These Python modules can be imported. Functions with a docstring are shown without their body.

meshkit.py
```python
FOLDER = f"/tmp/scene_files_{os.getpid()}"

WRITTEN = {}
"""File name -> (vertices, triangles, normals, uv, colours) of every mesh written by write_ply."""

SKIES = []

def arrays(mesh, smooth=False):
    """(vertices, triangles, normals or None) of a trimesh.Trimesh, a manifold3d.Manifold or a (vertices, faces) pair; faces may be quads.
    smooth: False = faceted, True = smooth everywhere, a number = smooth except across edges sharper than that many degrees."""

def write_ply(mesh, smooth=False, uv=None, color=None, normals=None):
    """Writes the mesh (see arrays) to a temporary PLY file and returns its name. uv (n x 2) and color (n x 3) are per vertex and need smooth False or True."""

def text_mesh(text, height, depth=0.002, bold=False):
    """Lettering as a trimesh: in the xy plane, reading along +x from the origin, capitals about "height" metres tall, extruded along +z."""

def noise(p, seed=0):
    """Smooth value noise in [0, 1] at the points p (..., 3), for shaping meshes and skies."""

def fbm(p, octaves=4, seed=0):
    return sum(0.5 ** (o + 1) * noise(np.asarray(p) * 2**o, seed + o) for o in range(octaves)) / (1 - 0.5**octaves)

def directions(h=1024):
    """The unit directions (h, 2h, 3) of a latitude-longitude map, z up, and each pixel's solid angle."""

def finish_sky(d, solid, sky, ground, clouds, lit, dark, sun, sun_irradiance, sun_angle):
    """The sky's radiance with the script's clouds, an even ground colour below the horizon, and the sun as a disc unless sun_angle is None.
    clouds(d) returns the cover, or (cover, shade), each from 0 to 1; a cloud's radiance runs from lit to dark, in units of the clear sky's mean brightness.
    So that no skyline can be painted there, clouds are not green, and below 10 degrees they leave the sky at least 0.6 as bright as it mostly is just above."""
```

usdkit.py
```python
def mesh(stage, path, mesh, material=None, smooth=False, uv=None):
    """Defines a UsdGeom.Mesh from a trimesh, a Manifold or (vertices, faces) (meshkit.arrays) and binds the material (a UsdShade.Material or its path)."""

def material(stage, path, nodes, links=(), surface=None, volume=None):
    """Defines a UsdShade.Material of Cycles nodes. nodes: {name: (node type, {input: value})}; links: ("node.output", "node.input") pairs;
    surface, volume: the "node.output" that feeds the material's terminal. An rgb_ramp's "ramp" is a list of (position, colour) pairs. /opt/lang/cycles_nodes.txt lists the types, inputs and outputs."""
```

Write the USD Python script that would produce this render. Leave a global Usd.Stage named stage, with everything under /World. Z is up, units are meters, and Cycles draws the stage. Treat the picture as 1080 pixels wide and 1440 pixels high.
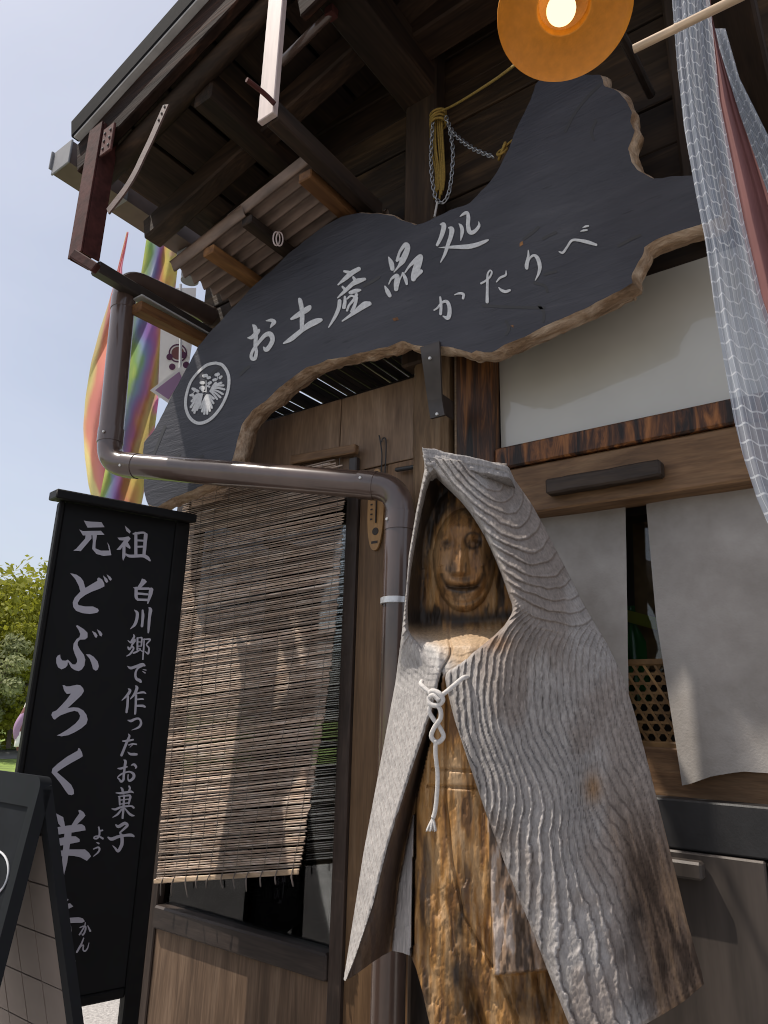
import math, random
import numpy as np, trimesh, shapely, usdkit, meshkit
from shapely.geometry import Polygon, Point, MultiPoint, LineString
from shapely.ops import unary_union
from pxr import Gf, Sdf, Usd, UsdGeom, UsdLux, UsdShade, Vt

random.seed(7)
rng = np.random.default_rng(7)
stage = Usd.Stage.CreateInMemory()
UsdGeom.SetStageUpAxis(stage, "Z")
UsdGeom.Xform.Define(stage, "/World")

# ------------------------------------------------------------------ camera
CAM = np.array([0.0, -1.4, 1.0])                     # wall plane is y = 0, x runs along it, z up
YAW, PITCH, ROLL, FOC = 0.63237, 0.27761, 0.02494, 980.0     # focal length in pixels of a 1080-wide picture
_f = np.array([-math.sin(YAW) * math.cos(PITCH), math.cos(YAW) * math.cos(PITCH), math.sin(PITCH)])
_r = np.array([math.cos(YAW), math.sin(YAW), 0.0])
_u = np.cross(_r, _f)
R_ = _r * math.cos(ROLL) + _u * math.sin(ROLL)
U_ = -_r * math.sin(ROLL) + _u * math.cos(ROLL)
camera = UsdGeom.Camera.Define(stage, "/World/camera")
camera.CreateHorizontalApertureAttr(24.0)
camera.CreateVerticalApertureAttr(32.0)
camera.CreateFocalLengthAttr(24.0 * FOC / 1080.0)
camera.CreateClippingRangeAttr((0.05, 2000.0))
camera.CreateExposureAttr(0.27)
_m = Gf.Matrix4d(*R_, 0, *U_, 0, *(-_f), 0, *CAM, 1)
camera.AddTransformOp().Set(_m)

# ------------------------------------------------------------------ sky and sun
SUN_AZ, SUN_EL = math.radians(55.0), math.radians(61.5)     # azimuth to the left of the wall's normal
SUN = np.array([-math.cos(SUN_EL) * math.sin(SUN_AZ), -math.cos(SUN_EL) * math.cos(SUN_AZ), math.sin(SUN_EL)])
usdkit.material(stage, "/World/Looks/sky", {
    "sky": ("sky_texture", {"sky_type": "single_scattering", "sun_disc": False, "sun_elevation": SUN_EL,
                            "sun_rotation": math.atan2(SUN[0], SUN[1]), "aerosol_density": 3.0, "ozone_density": 1.6}),
    "tc": ("texture_coordinate", {}),
    "mp": ("mapping", {"scale": (1.2, 1.2, 3.0)}),
    "n": ("noise_texture", {"scale": 1.6, "detail": 5.0, "roughness": 0.55, "distortion": 0.4}),
    "r": ("rgb_ramp", {"ramp": [(0.30, (0.28, 0.28, 0.28)), (0.72, (0.38, 0.38, 0.38))]}),
    "hs": ("hsv", {"saturation": 0.95, "value": 1.0}),
    "mx": ("mix", {"mix_type": "mix", "color2": (9.0, 9.0, 9.6)}),
    "b": ("background_shader", {"strength": 0.105})},
    [("tc.generated", "mp.vector"), ("mp.vector", "n.vector"), ("n.fac", "r.fac"), ("sky.color", "hs.color"), ("hs.color", "mx.color1"),
     ("r.color", "mx.fac"), ("mx.color", "b.color")], surface="b.background")
dome = UsdLux.DomeLight.Define(stage, "/World/sky")
UsdShade.MaterialBindingAPI.Apply(dome.GetPrim()).Bind(UsdShade.Material.Get(stage, "/World/Looks/sky"))
dome.GetPrim().SetCustomDataByKey("kind", "structure")
sun = UsdLux.DistantLight.Define(stage, "/World/sun")
sun.CreateNormalizeAttr(True)
sun.CreateIntensityAttr(1.0)
sun.CreateAngleAttr(0.5)
sun.CreateColorAttr(Gf.Vec3f(1.0, 0.93, 0.84))
_z = SUN
_x = np.cross([0, 0, 1.0], _z); _x /= np.linalg.norm(_x)
_y = np.cross(_z, _x)
sun.AddTransformOp().Set(Gf.Matrix4d(*_x, 0, *_y, 0, *_z, 0, 0, 0, 5, 1))

# ------------------------------------------------------------------ helpers
X, Y, Z = np.eye(3)
def ray(px, py):
    return R_ * (px - 540.0) / FOC - U_ * (py - 720.0) / FOC + _f
def on(px, py, p0, n):                                # where the sight line meets a plane
    d = ray(px, py); return CAM + d * (np.dot(np.asarray(p0) - CAM, n) / np.dot(d, n))
def aty(px, py, y): return on(px, py, (0, y, 0), Y)
def atx(px, py, x): return on(px, py, (x, 0, 0), X)
def atz(px, py, z): return on(px, py, (0, 0, z), Z)
def atd(px, py, d):
    r = ray(px, py); return CAM + r * d / np.hypot(r[0], r[1])
def project(P):
    q = np.asarray(P, float) - CAM
    w = q @ _f
    return 540 + FOC * (q @ R_) / w, 720 - FOC * (q @ U_) / w

used = {}
def numbered(path):
    k = used.get(path, 0); used[path] = k + 1
    return path if k == 0 else f"{path}_{k:03d}"
def tag(p, label=None, cat=None, group=None, kind=None):
    p = p.GetPrim() if hasattr(p, "GetPrim") else p
    for k, v in (("label", label), ("category", cat), ("group", group), ("kind", kind)):
        if v: p.SetCustomDataByKey(k, v)
    return p
def thing(name, label, cat, loc=(0, 0, 0), group=None):
    x = UsdGeom.Xform.Define(stage, numbered("/World/" + name))
    x.AddTranslateOp().Set(Gf.Vec3d(*map(float, loc)))
    t = tag(x, label, cat, group)
    t.loc = np.asarray(loc, float)
    return x
LOC = {}
def obj(name, mesh, mat, parent=None, smooth=35, label=None, cat=None, group=None, kind=None, colors=None):
    base = "/World" if parent is None else str(parent.GetPath())
    v, f, n = meshkit.arrays(mesh, smooth)
    off = LOC.get(base.split("/")[2] if parent is not None else "", np.zeros(3))
    m = UsdGeom.Mesh.Define(stage, numbered(f"{base}/{name}"))
    m.CreatePointsAttr(Vt.Vec3fArray.FromNumpy((v - off).astype(np.float32)))
    m.CreateFaceVertexCountsAttr(Vt.IntArray.FromNumpy(np.full(len(f), 3, np.int32)))
    m.CreateFaceVertexIndicesAttr(Vt.IntArray.FromNumpy(f.astype(np.int32).ravel()))
    m.CreateSubdivisionSchemeAttr("none")
    if n is not None:
        m.CreateNormalsAttr(Vt.Vec3fArray.FromNumpy(n.astype(np.float32))); m.SetNormalsInterpolation("vertex")
    if colors is not None:
        UsdGeom.PrimvarsAPI(m).CreatePrimvar("Col", Sdf.ValueTypeNames.Color3fArray, "vertex").Set(Vt.Vec3fArray.FromNumpy(np.asarray(colors, np.float32)))
    UsdShade.MaterialBindingAPI.Apply(m.GetPrim()).Bind(UsdShade.Material.Get(stage, "/World/Looks/" + mat))
    tag(m, label, cat, group, kind)
    return m
def thing(name, label, cat, loc=(0, 0, 0), group=None):
    path = numbered("/World/" + name)
    x = UsdGeom.Xform.Define(stage, path)
    x.AddTranslateOp().Set(Gf.Vec3d(*map(float, loc)))
    LOC[path.split("/")[2]] = np.asarray(loc, float)
    tag(x, label, cat, group)
    return x

cat_ = trimesh.util.concatenate
_BOXC = {}
def box(x0, x1, y0, y1, z0, z1, bev=0.0):
    x0, x1 = sorted((x0, x1)); y0, y1 = sorted((y0, y1)); z0, z1 = sorted((z0, z1))
    e = np.array([x1 - x0, y1 - y0, z1 - z0])
    if bev <= 0:
        m = trimesh.creation.box(e)
    else:
        b = min(bev, 0.45 * e.min()); h = e / 2
        pts = []
        for s in np.array(np.meshgrid([-1, 1], [-1, 1], [-1, 1])).T.reshape(-1, 3):
            for k in range(3):
                q = s * (h - b); q[k] = s[k] * h[k]; pts.append(q)
        m = trimesh.convex.convex_hull(np.array(pts))
    m.apply_translation([(x0 + x1) / 2, (y0 + y1) / 2, (z0 + z1) / 2])
    return m
def beam(a, b, w, h, up=(0, 0, 1), bev=0.003):
    """A squared timber from a to b, w wide and h high, centred on the line."""
    a, b = np.asarray(a, float), np.asarray(b, float)
    d = b - a; L = np.linalg.norm(d); d = d / L
    s = np.cross(d, up); s /= np.linalg.norm(s); t = np.cross(s, d)
    m = box(0, L, -w / 2, w / 2, -h / 2, h / 2, bev)
    M = np.eye(4); M[:3, 0], M[:3, 1], M[:3, 2], M[:3, 3] = d, s, t, a
    if np.linalg.det(M[:3, :3]) < 0: M[:3, 1] *= -1
    m.apply_transform(M); return m
def tube(path, r, sides=16, caps=True):
    p = np.asarray(path, float); n = len(p)
    r = np.broadcast_to(np.asarray(r, float), (n,))
    t = np.gradient(p, axis=0); t /= np.linalg.norm(t, axis=1, keepdims=True) + 1e-12
    a = np.cross(t[0], Z if abs(t[0][2]) < 0.9 else X); a /= np.linalg.norm(a)
    V = []
    for i in range(n):
        a = a - t[i] * np.dot(a, t[i]); a /= np.linalg.norm(a); b = np.cross(t[i], a)
        ang = np.arange(sides) * 2 * np.pi / sides
        V.append(p[i] + r[i] * (np.cos(ang)[:, None] * a + np.sin(ang)[:, None] * b))
    V = np.vstack(V); F = []
    for i in range(n - 1):
        for j in range(sides):
            q = i * sides + j, i * sides + (j + 1) % sides, (i + 1) * sides + (j + 1) % sides, (i + 1) * sides + j
            F += [(q[0], q[1], q[2]), (q[0], q[2], q[3])]
    if caps:
        V = np.vstack([V, p[0], p[-1]]); c0, c1 = len(V) - 2, len(V) - 1
        for j in range(sides):
            F += [(c0, (j + 1) % sides, j), (c1, (n - 1) * sides + j, (n - 1) * sides + (j + 1) % sides)]
    return trimesh.Trimesh(V, np.array(F), process=False)
def spline(pts, n=10):
    p = np.asarray(pts, float)
    if len(p) < 3:
        return np.array([p[0] + (p[-1] - p[0]) * t for t in np.linspace(0, 1, n)])
    q = np.vstack([2 * p[0] - p[1], p, 2 * p[-1] - p[-2]]); out = []
    for i in range(1, len(q) - 2):
        for t in np.linspace(0, 1, n, endpoint=False):
            a, b, c, d = q[i - 1:i + 3]
            out.append(0.5 * (2 * b + (c - a) * t + (2 * a - 5 * b + 4 * c - d) * t ** 2 + (3 * b - 3 * c + d - a) * t ** 3))
    out.append(p[-1]); return np.array(out)
def rounded_path(pts, r, n=10):
    p = [np.asarray(q, float) for q in pts]; out = [p[0]]
    for i in range(1, len(p) - 1):
        a, b = p[i - 1] - p[i], p[i + 1] - p[i]
        rr = min(r, 0.49 * np.linalg.norm(a), 0.49 * np.linalg.norm(b))
        s, e = p[i] + a / np.linalg.norm(a) * rr, p[i] + b / np.linalg.norm(b) * rr
        for t in np.linspace(0, 1, n):
            out.append((1 - t) ** 2 * s + 2 * t * (1 - t) * p[i] + t * t * e)
    out.append(p[-1]); return np.array(out)
def rev(profile, centre, axis=(0, 0, 1), sides=48):
    m = trimesh.creation.revolve(np.asarray(profile, float), sections=sides)
    M = trimesh.geometry.align_vectors([0, 0, 1], axis); M[:3, 3] = centre
    m.apply_transform(M); return m
def slab(poly, lift, depth):
    """A flat polygon (shapely, 2D) as a thin solid; lift(2D array) gives 3D points and its normal."""
    out = []
    for g in getattr(poly, "geoms", [poly]):
        if g.is_empty or g.area < 1e-9: continue
        v2, f = trimesh.creation.triangulate_polygon(g, engine="earcut")
        P, n = lift(np.asarray(v2)); k = len(P)
        V = [P + n * depth, P]; F = [f, f[:, ::-1] + k]; base = 2 * k
        for ring in [g.exterior, *g.interiors]:
            c = np.asarray(ring.coords)[:-1]; Q, n = lift(c); m_ = len(Q)
            V += [Q + n * depth, Q]; i = np.arange(m_); j = (i + 1) % m_
            F += [np.stack([base + i, base + m_ + i, base + m_ + j], 1), np.stack([base + i, base + m_ + j, base + j], 1)]; base += 2 * m_
        m = trimesh.Trimesh(np.vstack(V), np.vstack(F), process=False)
        out.append(m)
    m = cat_(out)
    return m
def smoothstep(a, b, x):
    t = np.clip((np.asarray(x, float) - a) / (b - a), 0, 1); return t * t * (3 - 2 * t)
def fb(x, y, z=0.0, o=4, seed=0):
    x, y, z = np.broadcast_arrays(np.asarray(x, float), np.asarray(y, float), np.asarray(z, float))
    return meshkit.fbm(np.stack([x, y, z], -1) + 100.0, o, seed)
def polyx(pts):
    """x as a function of y from (x, y) points."""
    p = sorted(pts, key=lambda q: q[1]); ys = [q[1] for q in p]; xs = [q[0] for q in p]
    return lambda y: np.interp(y, ys, xs)
def wobble(m, amp, scale, seed=0):
    m = m.copy(); v = np.asarray(m.vertices)
    d = np.stack([meshkit.fbm(v * scale + 50 + 17 * k, 3, seed + k) - 0.5 for k in range(3)], 1)
    m.vertices = v + 2 * amp * d; return m
def subdiv(m, edge):
    v, f = trimesh.remesh.subdivide_to_size(m.vertices, m.faces, edge, max_iter=12)
    return trimesh.Trimesh(v, f, process=True)

# ------------------------------------------------------------------ materials
def mat(name, nodes, links, surface="p.BSDF"):
    usdkit.material(stage, "/World/Looks/" + name, nodes, links, surface=surface)
def plain(name, col, rough=0.5, metal=0.0, noise=0.0, nscale=30.0, bump=0.0, bscale=120.0, spec=0.5, stretch=(1, 1, 1), coat=0.0):
    c = np.array(col, float)
    nodes = {"tc": ("texture_coordinate", {}), "mp": ("mapping", {"scale": stretch}),
             "n": ("noise_texture", {"scale": nscale, "detail": 5.0, "roughness": 0.6}),
             "r": ("rgb_ramp", {"ramp": [(0.3, tuple(c * (1 - noise))), (0.7, tuple(np.minimum(c * (1 + noise), 1)))]}),
             "p": ("principled_bsdf", {"roughness": rough, "metallic": metal, "specular_ior_level": spec, "coat_weight": coat, "coat_roughness": 0.04})}
    links = [("tc.object", "mp.vector"), ("mp.vector", "n.vector"), ("n.fac", "r.fac"), ("r.color", "p.base_color")]
    if bump:
        nodes["n2"] = ("noise_texture", {"scale": bscale, "detail": 4.0, "roughness": 0.6})
        nodes["b"] = ("bump", {"strength": 1.0, "distance": bump})
        links += [("mp.vector", "n2.vector"), ("n2.fac", "b.height"), ("b.normal", "p.normal")]
    mat(name, nodes, links)
def wood(name, ramp, scale, rough=0.6, bump=0.0012, distort=0.8, vary=0.25, spec=0.35, fine=(0.75, 1.15)):
    """Long-grained wood: scale is per axis, small along the grain."""
    s = np.array(scale, float)
    nodes = {"tc": ("texture_coordinate", {}), "oi": ("object_info", {}), "k": ("math", {"math_type": "multiply", "value2": 37.0}),
             "cx": ("combine_xyz", {}), "ad": ("vector_math", {"math_type": "add"}),
             "m1": ("mapping", {"scale": tuple(s)}), "m2": ("mapping", {"scale": tuple(s * 5)}),
             "n1": ("noise_texture", {"scale": 1.0, "detail": 5.0, "roughness": 0.62, "distortion": distort}),
             "n2": ("noise_texture", {"scale": 1.0, "detail": 3.0, "roughness": 0.6}),
             "n3": ("noise_texture", {"scale": 3.1, "detail": 4.0}),
             "r": ("rgb_ramp", {"ramp": ramp}),
             "r2": ("rgb_ramp", {"ramp": [(0.3, (fine[0],) * 3), (0.7, (fine[1],) * 3)]}),
             "r3": ("rgb_ramp", {"ramp": [(0.3, (0.72, 0.7, 0.68)), (0.65, (1.12, 1.1, 1.08))]}),
             "v": ("map_range", {"from_min": 0.0, "from_max": 1.0, "to_min": 1 - vary, "to_max": 1 + vary}),
             "x1": ("mix", {"mix_type": "multiply", "fac": 1.0}), "x2": ("mix", {"mix_type": "multiply", "fac": 1.0}), "hv": ("hsv", {}),
             "mb": ("math", {"math_type": "add"}),
             "b": ("bump", {"strength": 1.0, "distance": bump}),
             "p": ("principled_bsdf", {"roughness": rough, "specular_ior_level": spec})}
    links = [("oi.random", "k.value1"), ("k.value", "cx.x"), ("k.value", "cx.y"), ("k.value", "cx.z"), ("tc.object", "ad.vector1"), ("cx.vector", "ad.vector2"),
             ("ad.vector", "m1.vector"), ("ad.vector", "m2.vector"), ("ad.vector", "n3.vector"), ("m1.vector", "n1.vector"), ("m2.vector", "n2.vector"),
             ("n1.fac", "r.fac"), ("n2.fac", "r2.fac"), ("n3.fac", "r3.fac"), ("r.color", "x1.color1"), ("r2.color", "x1.color2"), ("x1.color", "x2.color1"), ("r3.color", "x2.color2"),
             ("x2.color", "hv.color"), ("oi.random", "v.value"), ("v.result", "hv.value"), ("hv.color", "p.base_color"),
             ("n1.fac", "mb.value1"), ("n2.fac", "mb.value2"), ("mb.value", "b.height"), ("b.normal", "p.normal")]
    mat(name, nodes, links)
def dk(c, k): return tuple(float(x) * k for x in c)

mat("sign_paint", {"tc": ("texture_coordinate", {}), "m": ("mapping", {"scale": (3.0, 3.0, 22.0), "rotation": (0.0, 0.35, 0.0)}), "m2": ("mapping", {"scale": (9.0, 9.0, 70.0), "rotation": (0.0, 0.2, 0.0)}),
                   "n": ("noise_texture", {"scale": 1.0, "detail": 6.0, "roughness": 0.6, "distortion": 1.0}), "n2": ("noise_texture", {"scale": 1.0, "detail": 4.0, "roughness": 0.7, "distortion": 0.6}), "n3": ("noise_texture", {"scale": 4.0, "detail": 5.0}),
                   "r": ("rgb_ramp", {"ramp": [(0.3, (0.034, 0.034, 0.043)), (0.6, (0.045, 0.0445, 0.055)), (0.8, (0.062, 0.061, 0.071))]}),
                   "r2": ("rgb_ramp", {"ramp": [(0.24, (0.35, 0.35, 0.36)), (0.36, (1.0, 1.0, 1.0)), (0.70, (1.0, 1.0, 1.0)), (0.80, (1.5, 1.45, 1.4))]}),
                   "r3": ("rgb_ramp", {"ramp": [(0.35, (0.8, 0.8, 0.82)), (0.65, (1.15, 1.15, 1.12))]}),
                   "x": ("mix", {"mix_type": "multiply", "fac": 1.0}), "x2": ("mix", {"mix_type": "multiply", "fac": 1.0}), "a": ("math", {"math_type": "add"}), "b": ("bump", {"distance": 0.0022}), "p": ("principled_bsdf", {"roughness": 0.55, "specular_ior_level": 0.35})},
    [("tc.object", "m.vector"), ("tc.object", "m2.vector"), ("tc.object", "n3.vector"), ("m.vector", "n.vector"), ("m2.vector", "n2.vector"), ("n.fac", "r.fac"), ("n2.fac", "r2.fac"), ("n3.fac", "r3.fac"), ("r.color", "x.color1"), ("r2.color", "x.color2"),
     ("x.color", "x2.color1"), ("r3.color", "x2.color2"), ("x2.color", "p.base_color"), ("n.fac", "a.value1"), ("n2.fac", "a.value2"), ("a.value", "b.height"), ("b.normal", "p.normal")])
plain("letter_paint", (0.58, 0.58, 0.58), 0.6, noise=0.15, nscale=120)
plain("letter_vinyl", (0.40, 0.38, 0.42), 0.45)
wood("edge_wood", [(0.25, (0.06, 0.034, 0.018)), (0.45, (0.29, 0.19, 0.115)), (0.64, (0.55, 0.43, 0.32))], (9, 22, 14), 0.8, 0.006)
plain("sign_black", (0.008, 0.008, 0.0085), 0.55, noise=0.2, nscale=6, spec=0.15)
plain("sign_trim", (0.009, 0.0085, 0.0085), 0.6, noise=0.2, nscale=20, spec=0.12)
plain("pipe_brown", (0.075, 0.049, 0.039), 0.19, noise=0.22, nscale=9, stretch=(1, 1, 0.4), spec=0.7, coat=0.3)
plain("clamp_metal", (0.62, 0.62, 0.62), 0.32, metal=0.6)
wood("plywood", [(0.25, (0.17, 0.105, 0.063)), (0.55, (0.26, 0.17, 0.105)), (0.8, (0.34, 0.24, 0.165))], (26, 26, 3), 0.6, 0.0006)
wood("door_board", [(0.25, (0.055, 0.034, 0.021)), (0.5, (0.13, 0.083, 0.052)), (0.8, (0.22, 0.155, 0.105))], (34, 34, 2.2), 0.65, 0.0009)
wood("door_stile", [(0.25, (0.11, 0.058, 0.025)), (0.55, (0.20, 0.115, 0.055)), (0.8, (0.28, 0.18, 0.10))], (30, 30, 2.0), 0.55, 0.0006)
wood("dark_frame", [(0.3, (0.02, 0.014, 0.011)), (0.6, (0.05, 0.034, 0.026)), (0.85, (0.085, 0.06, 0.048))], (30, 30, 3), 0.5, 0.0006)
wood("dark_rail", [(0.3, (0.02, 0.015, 0.013)), (0.6, (0.042, 0.031, 0.026)), (0.85, (0.08, 0.06, 0.05))], (3, 30, 30), 0.5, 0.0006)
wood("barge_wood", [(0.3, (0.010, 0.006, 0.005)), (0.55, (0.028, 0.015, 0.011)), (0.8, (0.085, 0.035, 0.02))], (1.6, 26, 30), 0.85, 0.0015, spec=0.12)
wood("eave_wood_x", [(0.3, (0.014, 0.008, 0.005)), (0.55, (0.038, 0.0215, 0.0125)), (0.8, (0.08, 0.045, 0.024))], (2.0, 26, 26), 0.75, 0.0015)
wood("eave_wood_y", [(0.3, (0.014, 0.008, 0.005)), (0.55, (0.042, 0.024, 0.0145)), (0.8, (0.10, 0.058, 0.032))], (26, 2.0, 26), 0.75, 0.0015)
wood("eave_wood_z", [(0.3, (0.022, 0.013, 0.008)), (0.55, (0.055, 0.033, 0.019)), (0.8, (0.11, 0.066, 0.036))], (26, 26, 2.0), 0.75, 0.0015)
wood("batten_wood", [(0.3, (0.12, 0.05, 0.018)), (0.6, (0.26, 0.125, 0.045)), (0.85, (0.36, 0.2, 0.09))], (26, 2.0, 26), 0.7, 0.001)
wood("wall_plank", [(0.28, (0.010, 0.006, 0.004)), (0.52, (0.038, 0.022, 0.011)), (0.8, (0.13, 0.078, 0.038))], (1.8, 26, 20), 0.75, 0.002)
wood("charred_post", [(0.36, (0.012, 0.008, 0.006)), (0.5, (0.075, 0.030, 0.012)), (0.62, (0.21, 0.085, 0.026)), (0.8, (0.30, 0.14, 0.05))], (34, 34, 2.6), 0.5, 0.0018, distort=1.2)
wood("charred_rail", [(0.38, (0.014, 0.008, 0.006)), (0.5, (0.09, 0.034, 0.013)), (0.62, (0.27, 0.105, 0.03)), (0.8, (0.36, 0.16, 0.055))], (30, 30, 6), 0.5, 0.0018, distort=1.2)
wood("log_post", [(0.25, (0.08, 0.045, 0.022)), (0.5, (0.20, 0.125, 0.065)), (0.8, (0.36, 0.25, 0.15))], (24, 24, 2.4), 0.7, 0.002)
wood("beam_brown", [(0.25, (0.085, 0.042, 0.018)), (0.5, (0.19, 0.105, 0.05)), (0.8, (0.31, 0.19, 0.10))], (4, 40, 30), 0.6, 0.001)
wood("handle_wood", [(0.3, (0.02, 0.014, 0.01)), (0.6, (0.055, 0.036, 0.025)), (0.85, (0.11, 0.075, 0.05))], (2.5, 40, 30), 0.6, 0.0012)
wood("reed", [(0.25, (0.15, 0.085, 0.055)), (0.5, (0.42, 0.32, 0.245)), (0.8, (0.66, 0.58, 0.51))], (9, 60, 60), 0.6, 0.0002, vary=0.45)
wood("bamboo", [(0.3, (0.34, 0.24, 0.15)), (0.7, (0.52, 0.40, 0.28))], (3, 40, 40), 0.45, 0.0002)
wood("basket_strip", [(0.3, (0.12, 0.062, 0.022)), (0.7, (0.24, 0.14, 0.055))], (10, 10, 10), 0.55, 0.0002)
plain("string", (0.16, 0.135, 0.115), 0.85)
plain("roof_metal", (0.012, 0.012, 0.013), 0.9, noise=0.2, nscale=10, bump=0.0006, bscale=20, spec=0.1)
plain("bright_trim", (0.42, 0.41, 0.40), 0.45, noise=0.15, nscale=20)
plain("gutter_brown", (0.115, 0.078, 0.062), 0.5, noise=0.25, nscale=8)
plain("gutter_end", (0.20, 0.20, 0.205), 0.5, noise=0.12, nscale=12)
plain("rust_steel", (0.060, 0.018, 0.015), 0.75, noise=0.5, nscale=22, bump=0.0008, bscale=80, spec=0.2)
plain("red_plate", (0.09, 0.035, 0.03), 0.7, noise=0.4, nscale=40, spec=0.2)
plain("old_strap", (0.10, 0.058, 0.048), 0.6, noise=0.3, nscale=40, bump=0.0006, bscale=90)
plain("dark_steel", (0.030, 0.022, 0.018), 0.5, noise=0.3, nscale=25, bump=0.0005, bscale=70)
plain("screw_metal", (0.5, 0.48, 0.45), 0.35, metal=0.8)
plain("corrugated", (0.165, 0.115, 0.088), 0.65, noise=0.5, nscale=7, stretch=(1, 6, 1))
plain("hanger_board", (0.50, 0.40, 0.37), 0.6, noise=0.12, nscale=20, stretch=(3, 3, 0.4))
plain("white_panel", (0.50, 0.475, 0.41), 0.3, noise=0.05, nscale=5, spec=0.5, coat=1.0)
plain("steel_sheet", (0.060, 0.048, 0.040), 0.5, metal=0.2, noise=0.35, nscale=3, bump=0.00015, bscale=40, stretch=(9, 9, 1))
plain("dark_metal", (0.020, 0.019, 0.019), 0.5, noise=0.5, nscale=9, bump=0.0003, bscale=200)
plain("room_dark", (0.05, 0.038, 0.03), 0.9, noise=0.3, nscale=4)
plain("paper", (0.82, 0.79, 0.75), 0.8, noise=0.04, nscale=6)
plain("lamp_orange", (0.66, 0.25, 0.020), 0.42, noise=0.10, nscale=60, bump=0.0004, bscale=220)
plain("rope_yellow", (0.26, 0.165, 0.03), 0.85, noise=0.3, nscale=150, bump=0.0006, bscale=500)
plain("cord_white", (0.55, 0.52, 0.49), 0.85, noise=0.15, nscale=200, bump=0.0008, bscale=700)
plain("chain_metal", (0.42, 0.42, 0.43), 0.35, metal=0.9)
plain("wire_black", (0.02, 0.018, 0.017), 0.5)
plain("tag_wood", (0.36, 0.20, 0.075), 0.55, noise=0.2, nscale=20, stretch=(6, 6, 1))
plain("ink", (0.03, 0.02, 0.015), 0.6)
plain("chalkboard", (0.009, 0.0105, 0.013), 0.7, noise=0.35, nscale=14, spec=0.2)
plain("board_frame", (0.009, 0.0105, 0.013), 0.55, spec=0.2, noise=0.15, nscale=14)
plain("chalk", (0.55, 0.55, 0.56), 0.9)
plain("tile_beige", (0.36, 0.285, 0.24), 0.6, noise=0.07, nscale=12, bump=0.0002, bscale=60)
plain("gravel", (0.36, 0.34, 0.32), 0.9, noise=0.35, nscale=90, bump=0.004, bscale=140)
plain("road_dark", (0.20, 0.19, 0.18), 0.9, noise=0.25, nscale=5, bump=0.003, bscale=160)
plain("asphalt", (0.20, 0.195, 0.19), 0.9, noise=0.2, nscale=4)
plain("grass_ground", (0.17, 0.24, 0.045), 0.9, noise=0.45, nscale=3, bump=0.05, bscale=9)
plain("hill_ground", (0.06, 0.08, 0.03), 0.95, noise=0.4, nscale=0.3)
plain("bark", (0.075, 0.055, 0.042), 0.9, noise=0.3, nscale=8, bump=0.01, bscale=12)
plain("rail_metal", (0.30, 0.31, 0.32), 0.5, metal=0.3)
plain("red_cloth", (0.17, 0.066, 0.062), 0.85, noise=0.1, nscale=14)
plain("streamer_pole", (0.7, 0.7, 0.7), 0.4)
plain("cloth_maroon", (0.10, 0.03, 0.075), 0.85)
def leaf_mat(name, a, b):
    mat(name, {"oi": ("geometry", {}), "r": ("rgb_ramp", {"ramp": [(0.0, a), (1.0, b)]}),
               "p": ("principled_bsdf", {"roughness": 0.6, "specular_ior_level": 0.25}), "t": ("translucent_bsdf", {}),
               "m": ("mix_closure", {"fac": 0.45})},
        [("oi.random_per_island", "r.fac"), ("r.color", "p.base_color"), ("r.color", "t.color"), ("p.BSDF", "m.closure1"), ("t.BSDF", "m.closure2")], "m.closure")
leaf_mat("leaf_yellow", (0.27, 0.275, 0.03), (0.48, 0.46, 0.07))
leaf_mat("leaf_green", (0.16, 0.18, 0.02), (0.30, 0.30, 0.04))
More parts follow.
